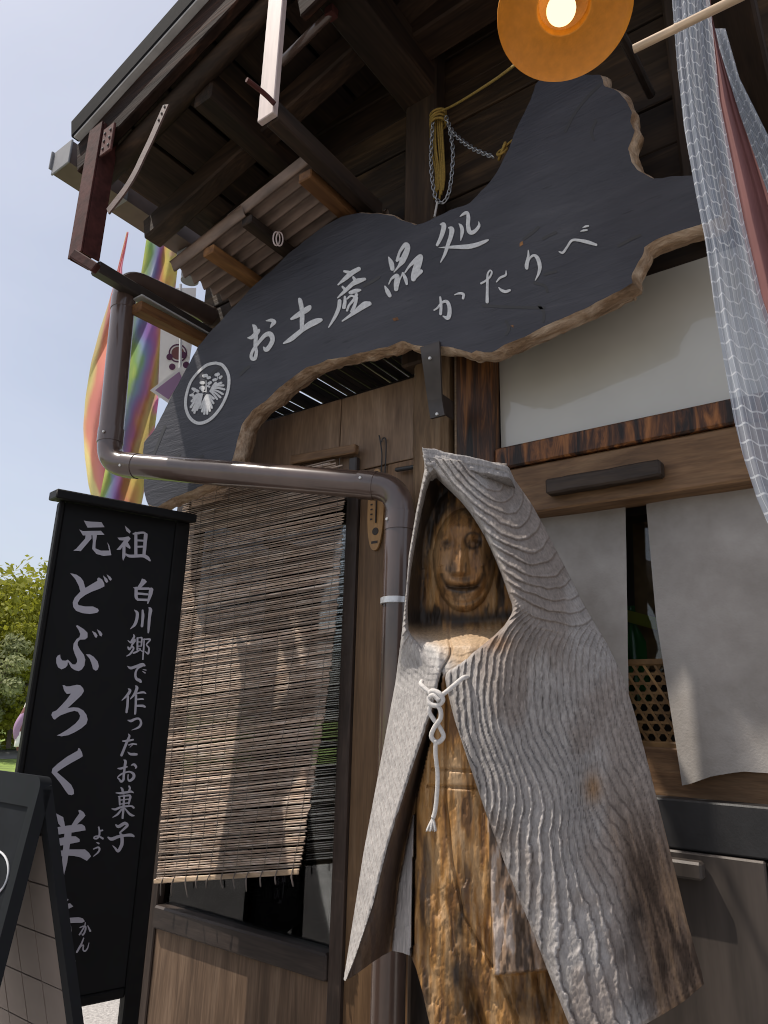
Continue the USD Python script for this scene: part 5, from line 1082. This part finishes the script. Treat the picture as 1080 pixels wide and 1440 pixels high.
xOL = polyx([(618, 948), (612, 985), (597, 1030), (583, 1070), (570, 1110), (545, 1190), (525, 1270), (505, 1330), (487, 1379)])          # left flap's inner edge
xOR = polyx([(624, 948), (632, 985), (640, 1015), (655, 1060), (682, 1140), (712, 1220), (745, 1300), (778, 1385), (800, 1440), (835, 1560)])
xL = polyx([(632, 593), (640, 595), (660, 597), (690, 591), (720, 585), (780, 575), (830, 571), (890, 565), (960, 556), (1040, 541), (1120, 526), (1200, 511), (1290, 497), (1378, 483)][0:0] or [(593, 632), (596, 640), (597, 660), (591, 690), (585, 720), (575, 780), (571, 830), (565, 890), (556, 960), (541, 1040), (526, 1120), (511, 1200), (497, 1290), (483, 1378)])
right_px = [(713, 655), (722, 672), (746, 706), (764, 738), (781, 771), (800, 808), (818, 845), (836, 876), (852, 902), (868, 934), (881, 966), (894, 1008), (905, 1050), (916, 1092), (926, 1132), (936, 1172), (946, 1212), (956, 1252), (966, 1294), (976, 1330), (986, 1364), (990, 1384)]
xR = polyx(right_px)
hoodR = [(611, 662), (620, 671), (634, 684), (648, 698), (661, 714), (672, 731), (682, 748), (690, 765), (698, 783), (706, 803), (714, 826), (721, 846), (722, 856), (718, 866), (709, 880), (696, 893), (680, 906), (660, 922), (641, 936), (630, 943)]
hoodL = [(612, 935), (600, 920), (588, 905), (578, 893), (573, 884), (572, 866), (572, 845), (574, 820), (577, 795), (581, 770), (586, 742), (592, 712), (598, 686), (603, 670)]
xHL = polyx(hoodL)
left_px = [(xL(y), y) for y in (1378, 1330, 1290, 1240, 1200, 1160, 1120, 1080, 1040, 1000, 960, 925, 890, 860, 830, 800, 780, 750, 720, 690, 675, 660, 645)]
cloak_px = [(594, 640), (650, 645), (713, 652)] + right_px + [(962, 1408), (935, 1425), (905, 1442), (870, 1466), (836, 1494)] + [(xOR(y), y) for y in (1494, 1440, 1385, 1340, 1300, 1260, 1220, 1180, 1140, 1100, 1060, 1015, 985, 955)] + \
           [(627, 946)] + hoodR[::-1] + hoodL[::-1] + [(620, 946)] + [(xOL(y), y) for y in (960, 985, 1010, 1030, 1050, 1070, 1090, 1110, 1150, 1190, 1230, 1270, 1300, 1330, 1360)] + [(486, 1380)] + left_px
xF = polyx([(620, 640), (650, 690), (700, 770), (728, 850), (722, 900), (700, 960), (690, 1040), (705, 1130), (740, 1220), (775, 1310), (838, 1440), (880, 1560)])
def cloak_base(x, y):
    r = np.clip((x - xF(y)) / np.maximum(xR(y) - xF(y), 20), 0, 1.1)
    w = -0.115 * r ** 1.6
    lft = np.clip((xF(y) - x) / 80.0, 0, 1.3)
    w = w - 0.030 * lft ** 1.3 * (x < xF(y))
    tl = np.clip((xOL(y) - x) / np.maximum(xOL(y) - xL(y), 12), 0, 1)
    L = smoothstep(885, 960, y) * smoothstep(6, -6, x - (xOL(y) + xOR(y)) / 2)
    w = w * (1 - L) + L * (-0.022 - 0.075 * tl ** 1.2)
    return w
def frac(v): return v - np.floor(v)
def prof(g):                                          # a long rise, a thin raised lip, then a steep fall
    f = frac(g); return np.where(f < 0.84, 0.12 + 0.60 * f / 0.84 + 0.28 * smoothstep(0.62, 0.82, f), 1.0 - smoothstep(0.84, 0.95, f) + 0.12 * smoothstep(0.95, 1.0, f))
def grain(x, y):
    nz = 1.5 * (fb(x / 70, y / 120, 0, 3, 21) - 0.5); nw = 0.42 * (fb(x / 11, y / 13, 0, 3, 22) - 0.5)
    ax, ay = 0.59, 0.807; dx, dy = x - 668, y - 640
    al = dx * ax + dy * ay; pe = -dx * ay + dy * ax
    g1 = np.sqrt((np.maximum(al, 0) / 2.5) ** 2 + pe ** 2 + 9) / 8.2 + 0.9 * (fb(x / 60, y / 60, 0, 2, 25) - 0.5) + nw * 0.7
    k = 0.04 + 0.24 * smoothstep(680, 930, x)
    bend = 78 * np.exp(-np.maximum(y - 850, -40) / 42.0) + 16 * np.exp(-((y - 1105) / 60) ** 2) * smoothstep(880, 780, x) + 10 * np.sin(y / 85.0)
    xe = x - k * (y - 900) - bend
    sp_ = 9.6
    g2 = xe / sp_ + np.log1p(np.exp(np.clip((xe - 800) / 18, -30, 30))) * 18 * (1 / 7.6 - 1 / sp_) + nz + nw
    kd = np.hypot((x - 838) / 1.0, (y - 1118) / 2.0)                      # a knot turns the lines aside
    g2 = g2 + 2.2 * np.exp(-(kd / 34) ** 2)
    yb = 862 + 0.30 * (x - 722) + 12 * np.sin(x / 17.0)
    m = smoothstep(-20, 20, y - yb + 14 * (fb(x / 12, y / 12, 0, 2, 26) - 0.5))
    return g1, g2, m
def left_mask(x, y): return smoothstep(870, 930, y) * smoothstep(8, -8, x - (xOL(y) + xOR(y)) / 2)
def cloak_h(x, y, db):
    w = cloak_base(x, y)
    g1, g2, m = grain(x, y); L = left_mask(x, y)
    amp = 0.0060 * (0.65 + 0.7 * fb(x / 50, y / 70, 0, 2, 31)) * (1 - 0.72 * smoothstep(860, 960, x - 0.25 * (y - 1000)))
    rel = (prof(g1) * (1 - m) + prof(g2) * m) * amp
    # a swelling where the hood's lines meet the shoulder's
    rel += 0.008 * np.exp(-(((x - 733) / 16) ** 2 + ((y - 822) / 40) ** 2)) * (x > 700)
    g3 = (x * 0.75 + 0.25 * xL(y) - 0.12 * (y - 1000)) / 5.2 + 1.6 * (fb(x / 40, y / 160, 0, 3, 41) - 0.5)
    arc = np.hypot((x - 622) / 1.0, (y - 905) / 1.0)
    up = smoothstep(1030, 930, y)
    relL = 0.0021 * prof(g3) * (1 - up) + up * 0.0016 * prof(arc / 9.0 + (fb(x / 20, y / 20, 0, 3, 42) - 0.5))
    rel = rel * (1 - L) + relL * L
    rel += 0.0019 * (fb(x / 3.4, y / 6, 0, 3, 51) - 0.5)
    rim = smoothstep(0.0, 0.006, db)
    rel += 0.0012 * (prof(2.0 * g2 + 0.3) * m + prof(2.0 * g1 + 0.3) * (1 - m)) * (1 - L)
    return w + rel * smoothstep(0, 0.003, db) - 0.006 * (1 - rim) ** 2 + 0.003 * (fb(x / 14, y / 14, 0, 3, 52) - 0.5) * (1 - smoothstep(0, 0.012, db))
def mixv(a, b, t): return a * (1 - t[:, None]) + np.asarray(b) * t[:, None]
def cloak_c(x, y, w):
    n = len(x); C = np.tile(np.array([0.365, 0.338, 0.318]), (n, 1))
    g1, g2, m = grain(x, y); L = left_mask(x, y)
    f = frac(np.where(m > 0.5, g2, g1)); ln = smoothstep(0.83, 0.89, f) * (1 - smoothstep(0.97, 1.0, f)); lip = smoothstep(0.62, 0.78, f) * (1 - smoothstep(0.80, 0.86, f))
    C = mixv(C, (0.42, 0.395, 0.38), 0.6 * lip * (1 - L)); C = mixv(C, (0.12, 0.09, 0.075), 0.5 * ln * (1 - L))  # lips lighter, groove lines darker
    C = mixv(C, (0.41, 0.385, 0.365), 0.75 * L)
    g3 = (x * 0.75 + 0.25 * xL(y) - 0.12 * (y - 1000)) / 5.2 + 1.6 * (fb(x / 40, y / 160, 0, 3, 41) - 0.5)
    C = mixv(C, (0.22, 0.19, 0.17), 0.6 * L * smoothstep(0.8, 0.88, frac(g3)) * smoothstep(930, 1030, y))
    t = smoothstep(0.45, 0.68, fb(x / 60, y / 110, 0, 4, 61) + 0.22 * smoothstep(1000, 1350, y) * smoothstep(760, 940, x)) * (1 - L)
    C = mixv(C, (0.20, 0.145, 0.11), 0.45 * t)
    # brown weathered boards at the lower right, with darker smears
    b = smoothstep(0.0, 1.0, (x - 845 - 0.22 * (y - 1200)) / 50) * smoothstep(1060, 1260, y)
    st = fb((x - 0.25 * y) / 7, y / 90, 0, 4, 62)
    C = mixv(C, (0.15, 0.085, 0.045), 0.8 * b)
    C = mixv(C, (0.34, 0.22, 0.13), 0.7 * b * smoothstep(0.5, 0.7, st)); C = mixv(C, (0.045, 0.03, 0.022), 0.8 * b * smoothstep(0.5, 0.36, st))
    for cx, cy, rx, ry, a in ((895, 1290, 18, 50, 0.75), (905, 1400, 25, 30, 0.7), (880, 1340, 16, 26, 0.6)):
        C = mixv(C, (0.04, 0.03, 0.025), a * np.exp(-(((x - cx) / rx) ** 2 + ((y - cy) / ry) ** 2)) * (0.5 + fb(x / 9, y / 20, 0, 3, 63)))
    C = mixv(C, (0.33, 0.17, 0.05), 0.7 * np.exp(-(((x - 834) / 13) ** 2 + ((y - 1108) / 22) ** 2)))
    C = mixv(C, (0.27, 0.13, 0.045), 0.6 * np.exp(-(((x - 700) / 20) ** 2 + ((y - 905) / 12) ** 2)))
    C *= (0.86 + 0.28 * fb(x / 9, y / 9, 0, 3, 64))[:, None]
    return C
t = thing("carved_figure", "carved wooden figure of a smiling person in a grey grained cloak with pointed hood", "statue", (SP[0], SP[1], 0))
STATUE = t
cm, cc = relief(cloak_px, cloak_h, cloak_c, 0.00155, lambda x, y, w: np.minimum(w - 0.012, np.where((np.abs(x - xR(y)) < 6) | (y > 1386), -0.16, w - 0.035)))
obj("cloak", cm, "cloak_wood", t, smooth=True, colors=cc, label="weathered grey cloak with deep wavy grain")

# the figure itself: face, chest, coat and trousers, one carved surface
def edge_w(x, y): return cloak_base(x, y)
def fig_h(x, y, db):
    n1 = fb(x / 9, y / 22, 0, 4, 71) - 0.5
    # inside the hood
    dl = x - xHL(np.clip(y, 668, 935))
    deep = -0.100 - 0.010 * smoothstep(700, 800, y)
    w = np.where(dl < 26, edge_w(x, y) - 0.02 + (deep - edge_w(x, y) + 0.02) * smoothstep(-2, 24, dl), deep)
    e = np.hypot((x - 653) / 43.0, (y - 788) / 72.0)
    wrap = np.hypot((x - 652) / 60.0, (y - 782) / 100.0)
    w = w + 0.028 * np.exp(-np.maximum(wrap, 0) ** 3 * 1.2) * smoothstep(0, 26, dl)
    w = w - 0.0035 * np.exp(-((wrap - 0.98) / 0.04) ** 2) * (y < 800)
    w = w + 0.036 * np.sqrt(np.clip(1 - e ** 2, 0, 1)) + 0.004 * (fb(x / 5, y / 26, 0, 3, 79) - 0.5)
    G = lambda cx, cy, rx, ry: np.exp(-(((x - cx) / rx) ** 2 + ((y - cy) / ry) ** 2))
    nx = 648 - 0.03 * (y - 750)
    nose = np.clip(1 - np.abs(x - nx) / np.interp(y, [745, 790, 803], [5, 13, 15]), 0, 1) ** 0.8 * smoothstep(742, 795, y) * smoothstep(812, 804, y)
    f = 0.021 * nose + 0.006 * G(648, 741, 40, 8) - 0.011 * G(629, 764, 10, 8) - 0.011 * G(668, 762, 11, 8) + 0.006 * G(629, 765, 6, 3.5) + 0.006 * G(668, 763, 6.5, 3.5)
    ym = 826 - 0.006 * (x - 650) ** 2
    mouth = smoothstep(27, 18, np.abs(x - 650))
    f += -0.010 * np.exp(-((y - ym) / 3.0) ** 2) * mouth + 0.005 * np.exp(-((y - ym - 8) / 5) ** 2) * mouth + 0.004 * np.exp(-((y - ym + 8) / 5) ** 2) * mouth
    f += 0.010 * G(652, 850, 16, 10) + 0.010 * G(622, 803, 13, 15) + 0.010 * G(680, 800, 13, 16)
    ch = np.hypot((x - 650) / 34.0, (y - 812) / 36.0); f += -0.0045 * np.exp(-((ch - 1) / 0.09) ** 2) * (y > 795)
    w = w + f * smoothstep(1.02, 0.9, e)
    # neck and chest
    cst = smoothstep(872, 912, y)
    chest = np.minimum(edge_w(x, y) - 0.004, -0.016 - 0.00035 * np.abs(x - 640)) - 0.012 * smoothstep(930, 880, y)
    chest += 0.0012 * prof(np.hypot((x - 640) / 1.4, y - 850) / 9.0 + n1)
    crk = np.abs(x - (636 - 0.22 * (y - 890) + 4 * np.sin(y / 9.0))); chest -= 0.008 * np.exp(-(crk / 1.6) ** 2) * smoothstep(880, 890, y)
    w = w * (1 - cst) + chest * cst
    # below the knot
    dl2 = x - xOL(y); rw = np.interp(y, [960, 1000, 1060, 1147, 1244, 1330, 1380], [4, 8, 14, 22, 28, 45, 58])
    ew = edge_w(xOL(y) - 3, y) - 0.004
    bx = np.interp(y, [950, 1000, 1100, 1200, 1300, 1400, 1560], [624, 630, 640, 650, 655, 668, 700])
    body = -0.078 + 0.044 * np.sqrt(np.clip(1 - ((x - bx) / np.interp(y, [950, 1100, 1300, 1440], [40, 62, 82, 96])) ** 2, 0, 1))
    sl = polyx([(581, 1147), (571, 1195), (561, 1244), (552, 1330), (548, 1400)])(y); sr = polyx([(583, 1144), (580, 1244), (578, 1342), (577, 1400)])(y)
    body = np.where(x < sr + 3, -0.105, body)
    body = np.where((x > sl) & (x < sr) & (y > 1146), -0.086 + 0.034 * (x - sl) / np.maximum(sr - sl, 2), body)
    gx = polyx([(628, 980), (627, 1122), (637, 1214), (651, 1284), (679, 1336), (706, 1382), (730, 1440), (770, 1560)])(y)
    body = body - 0.0075 * np.exp(-((x - gx) / 2.4) ** 2)
    for yb, lo, hi in ((1083, 606, 668), (1107, 600, 676)):
        body = body - 0.006 * np.exp(-((y - yb - 0.04 * (x - 640)) / 2.2) ** 2) * (x > lo)
    folds = 0.006 * np.sin((x - 0.35 * (y - 1200) * smoothstep(1180, 1330, y)) / 9.0 + 2 * n1) * smoothstep(1150, 1260, y)
    body = body + folds * (x > sr + 6)
    leg = np.hypot((x - (612 + 0.25 * (y - 1380))) / 22.0, 0); body = body - 0.03 * smoothstep(1350, 1420, y) * np.exp(-((x - (654 + 0.35 * (y - 1380))) / 9.0) ** 2)
    xp = polyx([(678, 1100), (685, 1144), (688, 1196), (691, 1275), (695, 1373)])(y)
    pan = -0.022 - 0.0004 * np.maximum(x - 720, 0) + 0.010 * (fb(x / 8, y / 30, 0, 4, 73) - 0.5)
    pm = smoothstep(-1.5, 1.5, x - xp) * smoothstep(1373, 1369, y + 0.1 * (x - 700)) * smoothstep(1110, 1145, y)
    body = body * (1 - pm) + pan * pm
    ramp = smoothstep(0, 1, np.clip(dl2 / rw, 0, 1))
    low = np.where(dl2 < rw, ew + (np.minimum(body, -0.105) - ew) * ramp ** 1.2 + 0.006 * (fb(x / 10, y / 40, 0, 4, 75) - 0.5), body)
    lw = smoothstep(944, 956, y)
    w = w * (1 - lw) + low * lw
    cut = fb(x / 4.5, y / 48, 0, 3, 77); w = w + 0.0030 * np.abs(cut - 0.5) * smoothstep(945, 975, y) - 0.0016 * smoothstep(0.60, 0.64, fb(x / 6, y / 30, 2.0, 3, 78)) * smoothstep(945, 975, y)
    return w + 0.0022 * n1 + 0.0008 * (fb(x / 3, y / 8, 0, 2, 76) - 0.5)
def fig_c(x, y, w):
    n = len(x); C = np.tile(np.array([0.33, 0.165, 0.048]), (n, 1))
    s1 = fb(x / 7, y / 60, 0, 4, 81); s2 = fb(x / 13, y / 95, 0, 4, 82)
    C = mixv(C, (0.40, 0.25, 0.12), smoothstep(0.48, 0.68, s1) * 0.8); C = mixv(C, (0.09, 0.04, 0.016), smoothstep(0.48, 0.32, s1) * 0.75)
    C = mixv(C, (0.035, 0.022, 0.015), smoothstep(0.60, 0.72, s2) * 0.7 * smoothstep(960, 1150, y))
    G = lambda cx, cy, rx, ry: np.exp(-(((x - cx) / rx) ** 2 + ((y - cy) / ry) ** 2))
    hood = smoothstep(900, 880, y)
    e = np.hypot((x - 653) / 43.0, (y - 788) / 72.0)
    fm2 = fb(x / 5, y / 16, 0, 4, 88); hn0 = fb(x / 9, y / 18, 0, 3, 89)
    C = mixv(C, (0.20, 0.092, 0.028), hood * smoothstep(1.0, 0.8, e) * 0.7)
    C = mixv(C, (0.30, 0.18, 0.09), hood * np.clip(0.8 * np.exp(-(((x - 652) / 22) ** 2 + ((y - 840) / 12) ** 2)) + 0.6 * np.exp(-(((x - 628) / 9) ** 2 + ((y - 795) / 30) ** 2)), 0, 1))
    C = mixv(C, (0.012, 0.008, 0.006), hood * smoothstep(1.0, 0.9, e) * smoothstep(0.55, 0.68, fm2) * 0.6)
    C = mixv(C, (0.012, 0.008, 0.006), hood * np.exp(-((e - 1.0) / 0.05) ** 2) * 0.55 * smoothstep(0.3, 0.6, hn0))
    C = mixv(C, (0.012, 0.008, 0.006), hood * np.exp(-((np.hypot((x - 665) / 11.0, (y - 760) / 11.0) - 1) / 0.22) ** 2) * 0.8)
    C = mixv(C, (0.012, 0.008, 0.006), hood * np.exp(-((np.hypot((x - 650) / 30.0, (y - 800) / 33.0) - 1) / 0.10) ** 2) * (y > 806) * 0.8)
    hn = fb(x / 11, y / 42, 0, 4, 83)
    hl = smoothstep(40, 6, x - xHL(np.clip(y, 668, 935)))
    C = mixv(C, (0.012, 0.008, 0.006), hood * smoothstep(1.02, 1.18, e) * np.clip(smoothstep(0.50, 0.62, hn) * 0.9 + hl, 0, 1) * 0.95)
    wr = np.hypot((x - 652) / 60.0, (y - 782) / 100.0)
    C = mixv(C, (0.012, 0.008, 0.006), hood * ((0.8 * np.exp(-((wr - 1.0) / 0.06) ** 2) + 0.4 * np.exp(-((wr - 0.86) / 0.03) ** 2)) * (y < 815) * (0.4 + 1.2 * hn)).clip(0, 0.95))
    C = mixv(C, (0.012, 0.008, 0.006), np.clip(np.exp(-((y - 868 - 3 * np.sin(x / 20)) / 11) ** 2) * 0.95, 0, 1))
    C = mixv(C, (0.02, 0.012, 0.008), hood * np.clip(0.9 * G(636, 800, 5, 12) + 0.9 * G(650, 826, 20, 4) + 0.6 * G(629, 764, 9, 5) + 0.6 * G(668, 763, 9, 5) + 0.5 * G(684, 790, 9, 20) + 0.5 * G(650, 716, 30, 10), 0, 1))  # includes shade beside the nose, put into the colour
    ch = smoothstep(874, 900, y) * smoothstep(956, 944, y)
    C = mixv(C, (0.44, 0.31, 0.19), ch * 0.9)
    gl = smoothstep(30, -6, x - xHL(np.clip(y, 880, 935)) - 14) * smoothstep(885, 915, y) * smoothstep(956, 944, y)
    C = mixv(C, (0.41, 0.385, 0.36), gl)
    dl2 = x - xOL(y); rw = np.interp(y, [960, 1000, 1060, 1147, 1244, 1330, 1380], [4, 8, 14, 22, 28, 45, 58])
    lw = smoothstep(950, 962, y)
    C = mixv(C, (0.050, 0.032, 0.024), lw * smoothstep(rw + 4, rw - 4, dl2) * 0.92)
    sl = polyx([(581, 1147), (571, 1195), (561, 1244), (552, 1330), (548, 1400)])(y); sr = polyx([(583, 1144), (580, 1244), (578, 1342), (577, 1400)])(y)
    C = mixv(C, (0.46, 0.43, 0.41), smoothstep(-1.5, 1.5, x - sl) * smoothstep(1.5, -1.5, x - sr) * (y > 1146) * 0.95)
    xp = polyx([(678, 1100), (685, 1144), (688, 1196), (691, 1275), (695, 1373)])(y)
    pm = (x > xp) & (y + 0.1 * (x - 700) < 1371) & (y > 1140)
    st = fb(x / 7, y / 45, 0, 4, 84)
    C = mixv(C, (0.30, 0.21, 0.15), pm * 0.75); C = mixv(C, (0.045, 0.03, 0.022), pm * smoothstep(0.54, 0.40, st) * 0.9); C = mixv(C, (0.42, 0.36, 0.32), pm * smoothstep(0.56, 0.68, st) * 0.7)
    for cx, cy, rx, ry, a in ((646, 1302, 9, 26, 0.9), (648, 1368, 22, 34, 0.95), (600, 1290, 6, 40, 0.6), (655, 1425, 22, 30, 0.8), (735, 1405, 22, 26, 0.75), (762, 1418, 14, 22, 0.7), (600, 1420, 7, 26, 0.6)):
        C = mixv(C, (0.022, 0.015, 0.011), np.clip(a * G(cx, cy, rx, ry) * (0.35 + 1.25 * fb(x / 6, y / 26, 0, 4, 85)), 0, 0.97))
    for cx, cy, rx, ry in ((650, 1150, 12, 45), (640, 1090, 14, 18), (640, 1250, 16, 22)):
        C = mixv(C, (0.46, 0.32, 0.19), 0.6 * G(cx, cy, rx, ry) * smoothstep(0.4, 0.6, s1))
    return np.clip(C, 0.004, 1)
fig_px = [(606, 652), (616, 655)] + [(x + 12, y - 6) for x, y in hoodR[1:12]] + [(735, 858), (728, 876), (712, 895), (690, 915), (665, 932), (645, 948)] + [(xOR(y) + 16, y) for y in (960, 1000, 1060, 1140, 1220, 1300, 1385, 1440, 1560)] + \
         [(628, 1560), (612, 1500), (604, 1440), (594, 1395), (585, 1362), (578, 1345), (566, 1340), (551, 1337), (538, 1344), (524, 1353), (505, 1367), (489, 1378)] + [(xOL(y) - 2.5, y) for y in (1372, 1330, 1270, 1190, 1110, 1070, 1030, 985, 955)] + \
         [(x - 3, y) for x, y in hoodL[1:]]
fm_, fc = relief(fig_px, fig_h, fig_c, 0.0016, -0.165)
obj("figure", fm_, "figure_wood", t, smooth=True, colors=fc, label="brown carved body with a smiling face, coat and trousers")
# block that the carving stands on, below the picture
b0 = s_world(0.03, 0.0, -0.10)
obj("base_log", wobble(subdiv(rev([(0, 0.0), (0.14, 0.0), (0.125, 0.30), (0.115, 0.52), (0, 0.52)], b0, sides=28), 0.05), 0.01, 9, 2), "log_post", t)
# flat block across the point of the hood
cp = []
for y0_, y1_ in ((0, 1),):
    a0, a1, a2, a3 = s_uv(592, 628), s_uv(708, 641), s_uv(713, 662), s_uv(597, 655)
n_, m_ = 90, 26; V = []; C = []
for j in range(m_):
    for i in range(n_):
        s_, q_ = i / (n_ - 1), j / (m_ - 1)
        uv = (a0 * (1 - s_) + a1 * s_) * (1 - q_) + (a3 * (1 - s_) + a2 * s_) * q_
        ex, ey = i / (n_ - 1) * 120, j / (m_ - 1) * 26
        dbd = min(s_ * 120, (1 - s_) * 120, q_ * 26, (1 - q_) * 26)
        w = 0.004 - 0.050 * s_ ** 1.5 - 0.010 * (1 - min(dbd / 3, 1)) ** 2 + 0.005 * (float(fb(ex / 30, ey / 5, 0, 4, 91)) - 0.5) + 0.006 * (float(fb(ex / 7, ey / 7, 0, 3, 92)) - 0.5) - 0.003 * math.exp(-((ey - 15 - 2 * math.sin(ex / 20)) / 1.5) ** 2)
        edge = 0.003 * (float(fb(ex / 9, ey / 9, 3, 3, 93)) - 0.5) * (1 - min(dbd / 6, 1))
        V.append(s_world(uv[0] + edge, uv[1] + edge, w)); C.append(np.array([0.33, 0.31, 0.30]) * (0.75 + 0.5 * float(fb(ex / 20, ey / 4, 0, 3, 94))))
V = np.array(V); idx = np.arange(n_ * m_).reshape(m_, n_); i0 = idx[:-1, :-1].ravel()
F = [np.stack([i0, i0 + n_, i0 + n_ + 1], 1), np.stack([i0, i0 + n_ + 1, i0 + 1], 1)]
loop = np.r_[idx[0, :], idx[1:, -1], idx[-1, -2::-1], idx[-2:0:-1, 0]]
Bk = V[loop] - SN * 0.075; kk = len(V); lp = np.arange(len(loop)); ln2 = (lp + 1) % len(loop)
F += [np.stack([loop[lp], loop[ln2], kk + ln2], 1), np.stack([loop[lp], kk + ln2, kk + lp], 1)]
hm = trimesh.Trimesh(np.vstack([V, Bk]), np.vstack(F), process=False)
obj("hood_block", hm, "cloak_wood", t, smooth=True, colors=np.vstack([np.array(C), np.array(C)[loop]]), label="flat grey block across the point of the hood")
# white cord
def sw(px, py, w): u, v = s_uv(px, py); return s_world(u, v, w)
def cord(pts, r=0.0036, name="cord"):
    obj(name, tube(spline([sw(*p) for p in pts], 8), r, 10), "cord_white", t, smooth=True, label=None)
cord([(586, 957, -0.030), (590, 962, -0.008), (600, 970, 0.000), (612, 979, 0.006), (618, 984, 0.008)])
cord([(657, 951, -0.020), (652, 953, 0.0), (642, 962, 0.006), (630, 973, 0.010), (618, 982, 0.012)])
cord([(606, 976, 0.006), (612, 972, 0.014), (622, 976, 0.018), (626, 985, 0.016), (618, 992, 0.014), (608, 990, 0.012), (606, 982, 0.010), (614, 978, 0.016), (622, 986, 0.018)], 0.0040, "knot")
cord([(610, 988, 0.010), (606, 1000, 0.010), (612, 1012, 0.008), (620, 1024, 0.004), (624, 1036, 0.002), (616, 1044, 0.004), (608, 1036, 0.006), (612, 1024, 0.008), (622, 1010, 0.012), (622, 998, 0.014), (616, 990, 0.014)], 0.0036, "loop")
cord([(614, 1040, 0.006), (613, 1060, 0.002), (614, 1090, -0.006), (612, 1120, -0.010), (609, 1142, -0.012), (606, 1152, -0.012)], 0.0034)
for k in range(14):
    a = 2 * math.pi * k / 14; c0 = sw(606, 1152, -0.012); c1 = sw(604 + 7 * math.cos(a) + rng.normal(), 1169 + 2.5 * rng.random(), -0.012 + 0.005 * math.sin(a))
    obj("tassel", tube([c0, (c0 + c1) / 2 + (c1 - c0) * 0.1, c1], [0.0022, 0.0018, 0.0008], 5), "cord_white", t, smooth=True)
